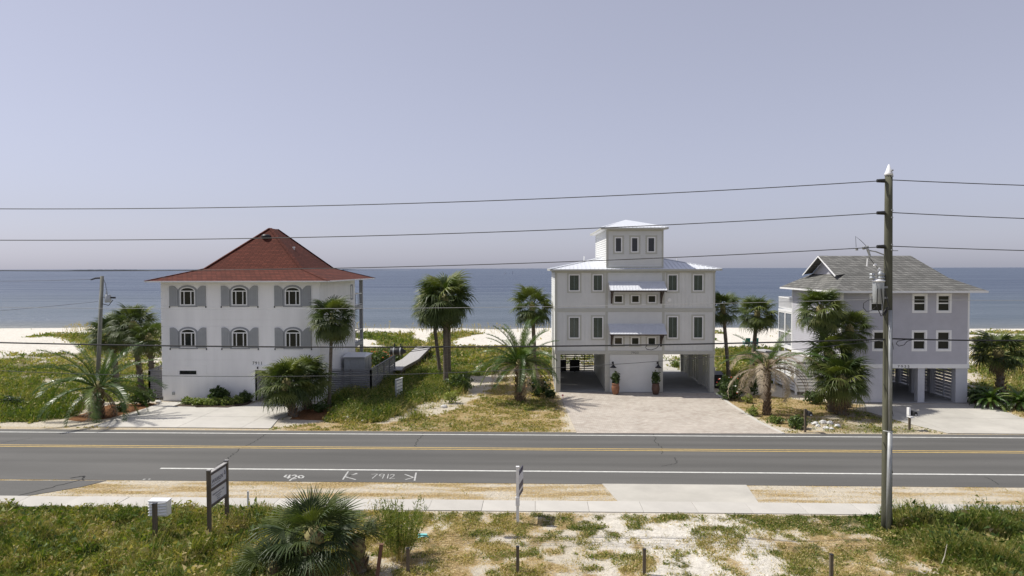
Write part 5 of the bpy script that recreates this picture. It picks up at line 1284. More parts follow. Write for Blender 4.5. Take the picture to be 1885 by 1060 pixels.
NB += cover('broad_weeds', 'broad leaved weed clumps in the foreground left', 'weeds', -21, -4.5, 17.6, 25.2, 330, .055, 1.15, 21, .8, tb=.02, amp=1.4, cl=.6)
NB += cover('broad_weeds', 'broad leaved weed clumps in the lower right corner', 'weeds', 11.5, 21, 17.6, 25.2, 300, .055, 1.1, 22, .8, tb=.0, amp=1.4, cl=.6)
NB += cover('seed_stalks', 'pale dry seed stalks standing above the foreground weeds', 'seed stalks', -21, -4.5, 17.6, 25.0, 60, .014, 1.9, 23, .2, tb=.5, amp=1., cl=.8)
NB += cover('verge_grass', 'flattened straw coloured grass between sidewalk and road', 'grass', -23, 21, 26.5, 28.8, 420, .02, 1., 4, .2, flat=2., tb=.3)
NB += cover('lush_grass', 'thick green grass in the vacant lot beside the white house', 'grass', -16, 1.5, 38, 62, 430, .045, 1., 5, .45, tb=.06)
NB += cover('lush_grass', 'thick green grass in the field at the left', 'grass', -60, -24, 38.2, 62, 230, .055, 1., 6, .45, tb=.12)
NB += cover('side_grass', 'patchy grass between the paver driveway and the right driveway', 'grass', 12.5, 24, 38, 62, 260, .04, 1., 7, .4, tb=.1)
NB += cover('side_grass', 'rough grass behind and right of the blue grey house', 'grass', 24, 62, 38, 72, 70, .07, 1., 8, .45, tb=.18)
NB += cover('dune_grass', 'low dune plants between the houses and the beach', 'dune grass', -85, 70, 60, 100, 42, .11, 1., 9, .45, cl=1.1, tb=.2)
print('blades', NB)
# sea oats along the dune crest
g = np.random.RandomState(77)
V = []; T = []
for (x0, x1, n) in ((-66, -40, 900), (-30, 20, 260), (10, 60, 200)):
    X = g.uniform(x0, x1, n); Y = g.uniform(90, 99, n); Z = gz(X, Y); k = fbm(X, Y, 5, 3) > .48
    for x, y, z in zip(X[k], Y[k], Z[k]):
        h = .5 + .7 * g.rand(); l = g.randn() * .25; w_ = .03
        V += [(x - w_, y, z), (x + w_, y, z), (x + l, y, z + h)]; T += [.75 + .25 * g.rand()] * 3
        V += [(x + l * .8 - .07, y, z + h * .8), (x + l * .8 + .07, y, z + h * .8), (x + l * 1.3, y, z + h * 1.05)]; T += [.95] * 3
V = np.array(V); tag(np_mesh('sea_oats', V, np.arange(len(V)).reshape(-1, 3), M['grass'], np.array(T), 'stuff'), 'wispy sea oats along the dune crest before the water', 'sea oats')

# ------------------------------------------------------------------ boardwalks
def boardwalk(label, px, wd, zt, n_post=8):
    mids = [Vector(((G(*a, zt) + G(*b_, zt)) / 2)) for a, b_ in px]; wds = [(G(*a, zt) - G(*b_, zt)).length for a, b_ in px]
    t = thing('boardwalk', mids[0], label, 'boardwalk')
    # resample
    pts = []; 
    for i in range(len(mids) - 1):
        L = (mids[i + 1] - mids[i]).length; n = max(2, int(L / .3))
        for k in range(n): pts.append(mids[i].lerp(mids[i + 1], k / n))
    pts.append(mids[-1]); mb = MB()
    for _ in range(3): pts = [pts[0]] + [(pts[i - 1] + pts[i] * 2 + pts[i + 1]) / 4 for i in range(1, len(pts) - 1)] + [pts[-1]]
    for i in range(len(pts) - 1):
        d = (pts[i + 1] - pts[i]); s_ = Vector((-d.y, d.x, 0)).normalized() * wd / 2; d2 = d * .46
        for c in (pts[i] + d * .25, pts[i] + d * .75):
            e = d * .235; mb.add([c - e - s_, c + e - s_, c + e + s_, c - e + s_, c - e - s_ - Vector((0, 0, .04)), c + e - s_ - Vector((0, 0, .04)), c + e + s_ - Vector((0, 0, .04)), c - e + s_ - Vector((0, 0, .04))],
                                 [(0, 1, 2, 3), (7, 6, 5, 4), (0, 4, 5, 1), (1, 5, 6, 2), (2, 6, 7, 3), (3, 7, 4, 0)])
    mb.build('plank', M['grey_wood'], t, kind='stuff')
    mb = MB()
    for sgn in (-1, 1):
        for i in range(0, len(pts) - 3, 3):
            d = (pts[i + 3] - pts[i]); s_ = Vector((-d.y, d.x, 0)).normalized() * (wd / 2 - .04) * sgn; mb.beam(pts[i] + s_ - Vector((0, 0, .16)), pts[i + 3] + s_ - Vector((0, 0, .16)), .05, .22)
    mb.build('joist', M['post_wood'], t, kind='stuff')
    for i in range(0, len(pts) - 1, 7):
        d = (pts[i + 1] - pts[i]); s_ = Vector((-d.y, d.x, 0)).normalized() * (wd / 2 - .08)
        for sgn in (-1, 1):
            p = pts[i] + s_ * sgn; MB().box(p.x - .05, p.x + .05, p.y - .05, p.y + .05, gzf(p.x, p.y) - .2, p.z - .1).build('post', M['post_wood'], t)
    return t
boardwalk('weathered grey boardwalk curving from the slat fence toward the beach', [((717, 673), (728, 690)), ((722, 671), (732, 680)), ((745.6, 659.6), (765, 662)), ((772.8, 637), (789, 637))], 1.5, .75)
boardwalk('short grey beach walkway behind the dead date palm, with two chairs', [((1455, 656), (1490, 664)), ((1425, 646), (1450, 652)), ((1385, 639), (1404, 647))], 1.6, .55)
# dark picket fence
t = thing('picket_fence', G(660, 664), 'thin black picket fence beyond the shed, before the beach', 'fence'); a = G(655, 662); b_ = G(716, 662); n = 24
for k in range(n):
    p = a.lerp(b_, k / (n - 1)); MB().box(p.x - .015, p.x + .015, p.y - .015, p.y + .015, 0, 1.1).build('picket', M['black_metal'], t)
for z in (.15, 1.05):
    mb = MB(); mb.beam((a.x, a.y, z), (b_.x, b_.y, z), .03, .04); mb.build('rail', M['black_metal'], t)
# beach chairs
for i, (px, lab) in enumerate((((1374, 638), 'teal beach chair left of the palm trunk on the sand'), ((1389, 638), 'teal beach chair right of the palm trunk on the sand'))):
    p = G(*px, .45); p = Vector((p.x, p.y, .35)); t = thing('beach_chair', p, lab, 'chair', 'teal beach chairs')
    MB().box(p.x - .3, p.x + .3, p.y - .3, p.y + .3, p.z + .38, p.z + .44).build('seat', M['teal'], t)
    mb = MB(); mb.prism([(p.x - .3, p.y - .3, p.z + .42), (p.x + .3, p.y - .3, p.z + .42), (p.x + .24, p.y - .62, p.z + 1.1), (p.x - .24, p.y - .62, p.z + 1.1)], (0, .05, 0)); mb.build('backrest', M['teal'], t)
    for sx in (-.28, .28):
        MB().box(p.x + sx - .03, p.x + sx + .03, p.y - .3, p.y - .24, p.z - .1, p.z + .4).build('leg', M['teal'], t); MB().box(p.x + sx - .03, p.x + sx + .03, p.y + .24, p.y + .3, p.z - .1, p.z + .66).build('leg', M['teal'], t)
        MB().box(p.x + sx - .06, p.x + sx + .06, p.y - .35, p.y + .35, p.z + .64, p.z + .68).build('armrest', M['teal'], t)

# ------------------------------------------------------------------ utility pole, wires
PB = G(1632, 971); PB.z = 0; Yp = PB.y
PT = Q(1636, 322, Yp)
up = thing('utility_pole', (PB.x, PB.y, 0), 'tall weathered wooden utility pole with white cone cap beside the sidewalk', 'utility pole')
def pole_at(z): f_ = z / PT.z; return Vector((PB.x + (PT.x - PB.x) * f_, Yp, z))
mb = MB(); mb.tube([pole_at(z) for z in np.linspace(-.3, PT.z, 14)], [.175 - .055 * z / PT.z for z in np.linspace(0, PT.z, 14)], 16); mb.build('shaft', M['pole_wood'], up, smooth=True)
mb = MB(); mb.lathe(PT, [(.135, -.02), (.135, .05), (.10, .12), (.02, .36)], 14); mb.build('cone_cap', M['white_plastic'], up, smooth=True)
mb = MB(); cx, cy = PB.x - .045, Yp - .20; mb.tube([(cx, cy, -.1), (cx + .02, cy, 3.4)], .078, 12); mb.build('conduit', M['galv'], up, smooth=True)
mb = MB(); ctp = pole_at(7.55); mb.tube([(cx + .02, cy, 3.38), (ctp.x - .005, ctp.y - .17, 7.55)], .058, 12); mb.build('conduit', M['galv'], up, smooth=True)
cxt, cyt = ctp.x, ctp.y - .17
for z in (3.4,):
    p = pole_at(z); mb = MB(); mb.tube([(p.x - .18, p.y - .1, z), (cx, cy - .1, z), (p.x + .18, p.y - .1, z)], .012, 5); mb.build('strap', M['galv'], up)
for z in (12.3, 12.1, 10.95, 10.7, 9.78, 9.6):
    p = pole_at(z); mb = MB(); mb.tube([(p.x + .05, p.y - .17, z), (p.x + .05, p.y - .11, z)], .03, 6); mb.build('bolt', M['galv'], up)
p = pole_at(9.6); mb = MB(); mb.tube([(p.x, p.y, 9.58), (p.x + .33, p.y, 9.58)], .012, 5); mb.build('step_bolt', M['galv'], up)
mb = MB(); mb.tube([pole_at(9.0) + Vector((-.14, -.06, 0)), pole_at(5) + Vector((-.15, -.09, 0)), pole_at(0) + Vector((.19, -.06, 0))], .008, 4); mb.build('ground_wire', M['black_metal'], up)
for z in (7.3, 5.0, 3.0):
    p = pole_at(z); mb = MB(); mb.tube([p + Vector((-.17, -.08, 0)), p + Vector((0, -.19, -.5)), p + Vector((.16, -.1, -1.1))], .009, 4); mb.build('wrap_wire', M['black_metal'], up)
# line insulators
WZ = [(331, 12.05), (392, 0), (454, 0)]
for py in (334, 393, 455):
    q_ = Q(1626, py, Yp); mb = MB(); mb.tube([(q_.x - .24, Yp - .05, q_.z + .02), (q_.x + .02, Yp - .05, q_.z + .02)], [.055, .07], 8); mb.build('insulator', M['black_rubber'], up)
# transformer
tq = Q(1612, 558, Yp - .05); tz = Q(1612, 517, Yp - .05).z; tb = tq.z
tr_ = thing('transformer', (tq.x + .04, Yp - .05, tb), 'pale grey can transformer hung on the left side of the tall utility pole', 'transformer')
c = Vector((tq.x + .06, Yp - .1, 0)); mb = MB(); mb.lathe((c.x, c.y, tb), [(.165, 0), (.18, .03), (.185, tz - tb - .04), (.18, tz - tb)], 20); mb.build('tank', M['metal_grey'], tr_, smooth=True)
mb = MB(); mb.lathe((c.x, c.y, tz), [(.205, -.03), (.21, .02), (.12, .07)], 20); mb.build('lid', M['white_plastic'], tr_, smooth=True)
for dx, dy, hh in ((.02, -.08, .30), (-.21, .0, .2), (.14, .05, .22)):
    mb = MB(); mb.lathe((c.x + dx, c.y + dy, tz + .04), [(.04, 0), (.09, .04), (.09, .1), (.05, .12), (.09, .15), (.085, .22), (.03, hh)], 10); mb.build('bushing', M['metal_grey'], tr_, smooth=True)
mb = MB(); mb.box(c.x + .1, PB.x, Yp - .12, Yp, tb + .15, tb + .22); mb.box(c.x + .1, PB.x, Yp - .12, Yp, tz - .25, tz - .18); mb.build('hanger', M['galv'], tr_)
for k, (dx, dz) in enumerate(((-.2, 0), (0, 0), (.1, .05))):
    mb = MB(); mb.tube([(c.x - .15 + k * .12, c.y - .24, tz - .25), (c.x - .18 + k * .2, c.y - .28, tb - .1), (c.x - .02 + k * .06, c.y - .25, tb - .42), (c.x + .2, c.y - .2, tb - .12), (cxt, cyt, 7.6)], .017, 5); mb.build('cable', M['black_rubber'], tr_)
# cutout switch arm
ct = thing('fuse_cutout', Q(1600, 462, Yp), 'fuse cutout on a bracket arm left of the pole, above the transformer', 'fuse cutout')
def wp(px, py, dy=0): return Q(px, py, Yp + dy)
mb = MB(); mb.tube([wp(1630, 470), wp(1612, 463), wp(1600, 461)], .022, 6); mb.build('bracket', M['galv'], ct)
mb = MB(); mb.tube([wp(1597, 458), wp(1602, 473)], [.05, .035], 8); mb.build('insulator', M['metal_grey'], ct)
mb = MB(); mb.tube([wp(1588, 457), wp(1598, 454)], .055, 8); mb.build('clamp', M['galv'], ct)
mb = MB(); mb.tube([wp(1577, 457), wp(1577, 461)], .05, 8); mb.build('clamp', M['galv'], ct)
mb = MB(); mb.tube([wp(1597, 476), wp(1596, 490)], .022, 6); mb.build('fuse_tube', M['white_plastic'], ct)
mb = MB(); mb.tube([wp(1594, 452), wp(1585, 443), wp(1575, 435), wp(1576, 455)], .008, 4); mb.build('jumper', M['black_metal'], ct)
mb = MB(); mb.tube([wp(1600, 474), wp(1611, 488), wp(1619, 497), wp(1615, 512)], .010, 4); mb.build('jumper', M['black_metal'], ct)
for a in ((1611, 488), (1619, 496)):
    mb = MB(); mb.tube([wp(a[0] - 1.5, a[1] - 1), wp(a[0] + 1.5, a[1] + 1)], .05, 8); mb.build('cap', M['white_plastic'], ct)

def wire(label, pts, r, mt='wire_dark', name='power_line', group='overhead wires', Yc=None, n=60, parab=True):
    """quadratic through three picture points on the vertical plane Y=Yc, extended both ways"""
    Y = Yp - .05 if Yc is None else Yc; P_ = [Q(a, b_, Y) for a, b_ in pts]; X = [p.x for p in P_]; Z = [p.z for p in P_]
    cf = np.polyfit(X, Z, min(2, len(X) - 1)); x0, x1 = X[0], X[-1]; mb = MB()
    q_ = [(x0 + (x1 - x0) * k / n, Y, float(np.polyval(cf, x0 + (x1 - x0) * k / n))) for k in range(n + 1)]
    mb.tube(q_, r, 6); return mb.build(name, M[mt], label=label, cat='wire', group=group), cf
wire('highest overhead line left of the pole cap', [(-700, 372), (0, 380.5), (850, 375), (1626, 331)], .016)
wire('second overhead line left of the pole, crossing the red roof peak', [(-700, 430), (0, 440), (850, 431), (1626, 391)], .016)
wire('third overhead line left of the pole, crossing the lower red roof', [(-700, 485), (0, 495), (850, 491), (1626, 453)], .016)
wire('highest overhead line right of the pole cap', [(1640, 331), (1885, 341), (2300, 350)], .016)
wire('second overhead line right of the pole', [(1640, 391), (1885, 402), (2300, 411)], .016)
wire('third overhead line right of the pole, above the grey roof', [(1640, 453), (1885, 461), (2300, 468)], .016)
wc_, cf = wire('thick communication cable with splice case crossing in front of all three houses', [(-300, 622), (0, 630), (400, 637), (850, 639), (1250, 634), (1632, 624)], .027, 'black_rubber', 'communication_cable')
wire('thick communication cable right of the pole, crossing the blue grey house', [(1632, 623), (1760, 626), (1885, 627), (2300, 618)], .027, 'black_rubber', 'communication_cable')
wire('thin pale wire across the upper window rows of the white house', [(-300, 560), (0, 566), (600, 569), (1100, 561), (1630, 551)], .008, 'wire_pale')
wire('thin pale wire right of the pole below the transformer', [(1634, 551), (1885, 553), (2300, 548)], .008, 'wire_pale')
wire('low thin service wire sagging across the ground floors', [(0, 683), (465, 690), (860, 688), (1115, 672), (1316, 655), (1632, 626)], .010, 'wire_dark', 'service_wire', n=60)
# splice case on the cable
a = Q(718, 647, Yp - .12); b_ = Q(742, 647, Yp - .12)
sc_ = thing('splice_case', (a + b_) / 2, 'black cylindrical splice case hanging under the communication cable', 'splice case')
mb = MB(); mb.tube([a, a.lerp(b_, .05), a.lerp(b_, .95), b_, b_ + Vector((.09, 0, 0))], [.09, .13, .13, .09, .05], 14); mb.build('case', M['black_rubber'], sc_, smooth=True)
for f_ in (.3, .8):
    p = a.lerp(b_, f_); mb = MB(); mb.tube([p + Vector((0, 0, -.15)), p + Vector((0, .07, .27))], .022, 5); mb.build('hanger', M['black_metal'], sc_)
    mb = MB(); mb.tube([p + Vector((-.02, 0, 0)), p + Vector((.02, 0, 0))], .14, 14); mb.build('band', M['galv'], sc_)
for k, dz in enumerate((0, .06)):
    mb = MB(); mb.tube([b_ + Vector((.05, 0, dz - .03)), b_ + Vector((.7, 0, .06 + dz)), b_ + Vector((1.4, .06, .19))], .012, 5); mb.build('tail_cable', M['black_rubber'], sc_)
def loop(label, px):
    q_ = [Q(x, y, Yp - .08) for x, y in px]; mb = MB(); mb.tube(q_, .012, 5); mb.build('cable_loop', M['black_rubber'], label=label, cat='cable loop', group='slack cable loops')
loop('slack cable loop under the thick cable before the lower awning', [(1213, 636), (1208, 641), (1199, 644), (1191, 643), (1188, 639), (1192, 635)])
loop('slack cable loop just right of the pole on the thick cable', [(1680, 625), (1668, 625), (1652, 628), (1650, 633), (1655, 637), (1664, 635), (1670, 628), (1685, 624)])
loop('pale cable curl left of the transformer', [(1610, 551), (1598, 552), (1590, 558), (1589, 566), (1595, 573), (1604, 572), (1612, 565)])
# left pole
b0 = gp(178, 742); Yl = b0.y
lp = thing('utility_pole', b0, 'leaning grey utility pole with a small transformer among the left palms', 'utility pole')
tpp = Q(188, 508, Yl); mb = MB(); mb.tube([b0 - Vector((0, 0, .2)), tpp], [.15, .11], 12); mb.build('shaft', M['grey_pole'], lp, smooth=True)
mb = MB(); mb.tube([tpp + Vector((.05, 0, -.12)), Q(176, 512, Yl), Q(167, 515, Yl)], [.07, .06, .04], 6); mb.build('insulator_arm', M['black_metal'], lp)
lt = thing('transformer', Q(199, 556, Yl), 'small grey transformer on the leaning left pole', 'transformer')
c = Q(199, 556, Yl - .05); mb = MB(); mb.lathe(c, [(.19, -.02), (.2, .02), (.2, .48), (.18, .5)], 16); mb.build('tank', M['metal_grey'], lt, smooth=True)
mb = MB(); mb.lathe(c + Vector((-.08, 0, .5)), [(.04, 0), (.07, .08), (.03, .28)], 8); mb.build('bushing', M['metal_grey'], lt)
mb = MB(); mb.tube([c + Vector((.15, 0, .3)), c + Vector((.5, 0, .3))], [.06, .07], 6); mb.build('side_bushing', M['black_metal'], lt)
mb = MB(); mb.tube([Q(184, 546, Yl), c + Vector((-.1, 0, .3))], .03, 5); mb.build('bracket', M['galv'], lt)
mb = MB(); mb.tube([Q(184, 558, Yl), Q(200, 562, Yl), Q(208, 552, Yl)], .025, 5); mb.build('cable', M['black_rubber'], lt)
mb = MB(); mb.tube([Q(190, 512, Yl), Q(194, 522, Yl), Q(197, 540, Yl)], .015, 5); mb.build('lead_wire', M['black_metal'], lt)
def w2(label, pts, r=.012):
    mb = MB(); mb.tube([Q(x, y, Yl) for x, y in pts], r, 5); mb.build('power_line', M['wire_dark'], label=label, cat='wire', group='wires of the left pole')
w2('upper thin wire running left from the leaning pole top', [(-400, 514), (-100, 517), (0, 517.5), (90, 516.5), (168, 514)])
w2('lower thin wire running left from the leaning pole', [(-400, 590), (-100, 578), (0, 572), (90, 564), (180, 555)])

# ------------------------------------------------------------------ mailboxes, signs, stakes
def mailbox(label, px, htop, two=False):
    b_ = gp(*px); t = thing('mailbox', b_, label, 'mailbox'); x, y, z = b_
    MB().box(x - .05, x + .05, y - .05, y + .05, -.1, htop - .35).build('post', M['post_wood'], t)
    # box: arched body lying along Y (door toward the road)
    mb = MB(); cx_ = x + (.30 if two else .18); n = 8; pr_ = [(-.1, 0), (.1, 0)] + [(.1 * cos(pi * k / n), .12 + .1 * sin(pi * k / n)) for k in range(n + 1)]
    if two: cx_ = x + .16
    mb.prism([(cx_ + a, y - .32, htop - .27 + c) for a, c in pr_], (0, .5, 0)); bx = mb.build('box', M['black_metal'], t)
    mb = MB(); mb.prism([(cx_ + a * .92, y - .335, htop - .265 + c * .95) for a, c in pr_], (0, .014, 0)); mb.build('door', M['black_rubber'], bx)
    MB().box(cx_ - .05, cx_ + .05, y - .345, y - .336, htop - .24, htop - .2).build('number_plate', M['white_paint'], bx)
    MB().box(x - .08, x + .28, y - .1, y + .1, htop - .31, htop - .275).build('support_board', M['post_wood'], t)
    if two:
        MB().box(x - .11, x - .02, y - .15, y + .1, htop - .3, htop + .12).build('white_panel', M['white_plastic'], t)
        MB().box(x - .11, x + .05, y - .3, y + .1, htop - .4, htop - .33).build('paper_tube', M['white_plastic'], t)
    else:
        MB().box(x - .06, x + .07, y - .06, y + .06, htop - .35, htop + .05).build('rear_board', M['post_wood'], t)
mailbox('black mailbox on a brown post beside the low green shrub', (1482, 795), 1.22)
mailbox('mailbox with white side panel on a post before the right driveway', (1674, 791), 1.12, True)

# builder sign
sx_, y0_, y1_ = -10.74, 22.25, 23.55
sg = thing('sign', (sx_, (y0_ + y1_) / 2, 0), 'white J.WARREN builder sign between two brown posts, set square to the road', 'sign')
for y, h in ((y0_, 2.37), (y1_, 2.33)):
    mb = MB(); mb.box(sx_ - .055, sx_ + .055, y - .055, y + .055, -.2, h); mb.build('post', M['post_wood'], sg)
    mb = MB(); mb.box(sx_ - .065, sx_ + .065, y - .065, y + .065, h, h + .03); mb.build('post_cap', M['grey_wood'], sg)
FS = Fr((sx_ + .02, y0_ + .055, 0), (0, 1, 0), (1, 0, 0)); LW = y1_ - y0_ - .11
for z0, z1, z2 in ((1.73, 2.18, 0), (1.20, 1.64, 1)):
    mb = MB(); FS.box(mb, .0, LW, z0, z1, -.02, .0); mb.build('sign_panel', M['sign_face'], sg)
for z0, z1 in ((2.18, 2.27), (1.64, 1.73), (1.11, 1.20)):
    mb = MB(); FS.box(mb, .0, LW, z0, z1, -.05, .02); mb.build('rail', M['post_wood'], sg)
    mb = MB(); FS.box(mb, .0, LW, z0 + .025, z0 + .05, .0201, .026); mb.build('navy_strip', M['navy'], sg)
mb = MB(); FS.box(mb, -.05, LW + .05, 2.271, 2.30, -.07, .05); mb.build('top_cap', M['grey_wood'], sg)
textmesh('J.WARREN', .20, FS, .03, 1.865, .004, 'navy', sg, 'lettering', .001, 0.97, 'LEFT')
textmesh('ARCHITECTURAL + DEVELOPMENT', .045, FS, .08, 1.80, .003, 'ink_grey', sg, 'lettering', .001, .92, 'LEFT')
mb = MB(); 
for i in range(3): mb.prism([FS.p(LW - .20 + .05 * i * 0 + .02 * i, 1.93 + .05 * i, .004), FS.p(LW - .04 - .02 * i, 1.93 + .05 * i, .004), FS.p(LW - .07 - .01 * i, 1.96 + .05 * i, .004), FS.p(LW - .17 + .01 * i, 1.96 + .05 * i, .004)], (.001, 0, 0))
mb.build('logo', M['navy'], sg, kind='stuff')
for i, (s_, z, sz) in enumerate((('PRIVATE LOT', 1.56, .05), ('RESIDENTIAL DESIGN + BUILD', 1.46, .075), ('NEW CONSTRUCTION', 1.38, .05), ('RENOVATION', 1.31, .05), ('COMMERCIAL', 1.24, .045))):
    if i in (0,): continue
    textmesh(s_, sz, FS, LW / 2, z, .003, 'ink_grey', sg, 'lettering', .001, .85)
# edge-on realtor sign post by the sidewalk
b_ = gp(953, 958); x, y = b_.x, b_.y
rs = thing('sign', (x, y, 0), 'white realtor sign post seen edge on beside the sidewalk', 'sign')
MB().box(x - .05, x + .05, y - .05, y + .05, -.1, 1.9).build('post', M['white_plastic'], rs); MB().box(x - .06, x + .06, y - .06, y + .06, 1.9, 1.95).build('post_cap', M['white_plastic'], rs)
MB().box(x - .07, x + .07, y - .07, y + .07, .55, .85).build('post_sleeve', M['white_plastic'], rs)
d = Vector((.13, .75, 0)); 
for z0, z1, mt in ((1.62, 1.78, 'navy'), (1.30, 1.62, 'sign_face'), (1.08, 1.30, 'navy'), (.98, 1.08, 'sign_face'), (.84, .98, 'navy')):
    mb = MB(); p = Vector((x + .055, y, 0)); mb.prism([(p.x, p.y, z0), (p.x + d.x, p.y + d.y, z0), (p.x + d.x, p.y + d.y, z1), (p.x, p.y, z1)], (-.015, .003, 0)); mb.build('sign_panel', M[mt], rs)
# small sign in the lush grass
b_ = gp(731, 738); x, y = b_.x, b_.y; ls = thing('sign', (x, y, 0), 'small white lot sign standing in the thick grass of the vacant lot', 'sign')
MB().box(x - .13, x - .03, y - .05, y + .05, 0, 1.42).build('post', M['metal_grey'], ls)
d = Vector((.20, .9, 0))
for k in range(5):
    z0 = .30 + k * .22; mb = MB(); mb.prism([(x, y, z0), (x + d.x, y + d.y, z0), (x + d.x, y + d.y, z0 + .18), (x, y, z0 + .18)], (-.03, 0, 0)); mb.build('sign_panel', M['white_paint'], ls)
    mb = MB(); mb.prism([(x, y, z0 + .18), (x + d.x, y + d.y, z0 + .18), (x + d.x, y + d.y, z0 + .22), (x, y, z0 + .22)], (-.028, 0, 0)); mb.build('dark_band', M['ink_grey'], ls)
mb = MB(); mb.beam((x - .08, y, 1.45), (x + d.x, y + d.y, 1.45), .1, .05); mb.build('top_rail', M['white_paint'], ls)
def stake(label, px, h, r=.045, mt='post_wood', tilt=(0, 0), Y=None, group='wooden stakes in the foreground'):
    b_ = gp(*px); t_ = b_ + Vector((tilt[0], tilt[1], h)); 
    t = thing('wooden_stake', b_, label, 'stake', group); mb = MB(); mb.beam(b_ - Vector((0, 0, .2)), t_, r * 2, r * 2, Vector((0, 1, 0))); mb.build('post', M[mt], t)
    mb = MB(); mb.beam(t_, t_ + Vector((0, 0, .015)), r * 2.3, r * 2.3, Vector((0, 1, 0))); mb.build('post_top', M['black_metal' if mt == 'post_wood' else mt], t)
stake('short brown stake below the turquoise litter', (751, 1051), .74)
stake('short brown stake below the realtor sign post', (953, 1052), .77)
stake('short brown stake at the left edge of the bare sand patch', (1186, 1052), .75)
stake('short brown stake right of the bare sand, at the bottom edge', (1530, 1066), .78)
stake('leaning rusty red stake touching the foreground palm', (692, 1060), 1.02, .05, 'rust_wood', (.17, 0))
stake('tall brown post in the weeds with a white box behind it', (286, 1004), 1.42, .06)
b_ = gp(457, 945); t = thing('marker_post', b_, 'slim white marker post at the sidewalk edge right of the builder sign', 'marker post')
MB().box(b_.x - .03, b_.x + .03, b_.y - .02, b_.y + .02, -.1, .80).build('post', M['white_plastic'], t); MB().box(b_.x - .035, b_.x + .035, b_.y - .025, b_.y + .025, .80, .83).build('post_cap', M['white_plastic'], t)
# white ribbed box behind the post
Yb = 22.5; t = thing('ribbed_box', Q(291, 950, Yb), 'white ribbed plastic box mounted behind the tall brown post', 'box'); q0 = Q(274, 950, Yb); q1 = Q(307, 924, Yb)
mb = MB(); mb.box(q0.x, q1.x, Yb, Yb + .28, q0.z, q1.z); mb.build('body', M['white_plastic'], t)
n = 5
for k in range(n):
    z = q0.z + (q1.z - q0.z) * (k + .5) / n; mb = MB(); mb.tube([(q0.x - .01, Yb - .01, z - .02), ((q0.x + q1.x) / 2, Yb - .03, z + .01), (q1.x - .02, Yb - .01, z + .03)], .022, 6); mb.build('rib', M['white_plastic'], t)
mb = MB(); mb.prism([(q0.x - .02, Yb - .02, q1.z), (q1.x + .02, Yb - .02, q1.z), (q1.x + .02, Yb + .3, q1.z + .02), (q0.x - .02, Yb + .3, q1.z + .02)], (0, 0, .03)); mb.build('lid', M['white_plastic'], t)
MB().box(q0.x + .1, q0.x + .14, Yb + .1, Yb + .14, 0, q0.z).build('leg', M['metal_grey'], t)
# turquoise litter, stick, rocks
b_ = gp(778, 985); t = thing('litter', b_, 'crumpled turquoise wrapper lying on the dry turf', 'litter')
mb = MB(); mb.add([b_ + Vector(v) for v in ((-.17, -.05, .03), (.0, -.09, .09), (.18, -.03, .04), (.2, .08, .05), (.02, .1, .12), (-.13, .09, .06), (0, 0, .14))], [(0, 1, 6), (1, 2, 6), (2, 3, 6), (3, 4, 6), (4, 5, 6), (5, 0, 6)]); mb.build('wrapper', M['turq'], t); mb = MB(); mb.box(b_.x - .15, b_.x + .15, b_.y - .05, b_.y + .06, .0, .035); mb.build('underside', M['turq'], t)
b_ = gp(1731, 1042); mb = MB(); mb.tube([b_, b_ + Vector((.12, 0, .35)), b_ + Vector((.19, 0, .72))], [.014, .014, .008], 6); mb.build('stick', M['driftwood'], label='pale bare stick poking out of the weeds at the right', cat='stick')
def rock(label, px, s_, seed):
    b_ = gp(*px); r = random.Random(seed); bm = MB(); n = 9; vs = []; fs = []
    for i in range(6):
        ph = pi * i / 5
        for k in range(n): 
            q_ = s_ * r.uniform(.8, 1.15); vs.append(b_ + Vector((sin(ph) * cos(6.283 * k / n) * q_ * 1.3, sin(ph) * sin(6.283 * k / n) * q_, -cos(ph) * q_ * .8 + s_ * .4)))
        if i:
            for k in range(n): a = (i - 1) * n + k; b2 = (i - 1) * n + (k + 1) % n; fs.append((a, b2, b2 + n, a + n))
    bm.add(vs, fs); bm.build('rock', M['rock'], label=label, cat='rock')
rock('white rock half buried in the lush grass near the road', (637, 774), .22, 1)
rock('small white stone at the edge of the mulch bed by the short palms', (668, 776), .10, 2)
rock('white stone beside the left fence of the white house', (292, 741), .16, 3)
rock('pale flat stone in the sandy track', (817, 750), .17, 4)
for i in range(7):
    r = random.Random(50 + i); rock('pale broken stone in the heap right of the black mailbox', (1500 + i * 6.5 + r.uniform(-2, 2), 785 + r.uniform(-7, 6)), r.uniform(.10, .2), 60 + i); bpy.data.objects[-1] if False else None
for o in [o for o in COL.objects if o.get('label', '').startswith('pale broken stone')]: o['group'] = 'broken stones by the black mailbox'
# planters
def planter(label, px, mt, seed):
    b_ = G(*px, .03); b_.z = .03; t = thing('potted_plant', b_, label, 'potted plant', 'potted plants flanking the white garage wall')
    mb = MB(); mb.lathe(b_, [(.15, 0), (.20, .04), (.29, .4), (.27, .62), (.22, .70), (.27, .74), (.27, .80), (.22, .80)], 18); pt = mb.build('pot', M[mt], t, smooth=True)
    mb = MB(); mb.lathe(b_ + Vector((0, 0, .74)), [(.2, 0), (.2, .02)], 12); mb.build('soil', M['soil'], pt)
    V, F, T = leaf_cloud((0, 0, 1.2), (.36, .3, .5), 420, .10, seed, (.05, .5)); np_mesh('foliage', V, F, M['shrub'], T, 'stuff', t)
    rr = random.Random(seed)
    for k in range(5):
        mb = MB(); mb.tube([b_ + Vector((0, 0, .7)), b_ + Vector((rr.uniform(-.25, .25), rr.uniform(-.2, .2), 1.4 + rr.uniform(0, .3)))], [.015, .008], 5); mb.build('stem', M['stem'], t)
planter('leafy plant in an orange brown pot left of the white garage wall', (1133, 726), 'terracotta', 101)
planter('leafy plant in a dark brown pot right of the white garage wall', (1207, 726), 'terracotta_dark', 102)
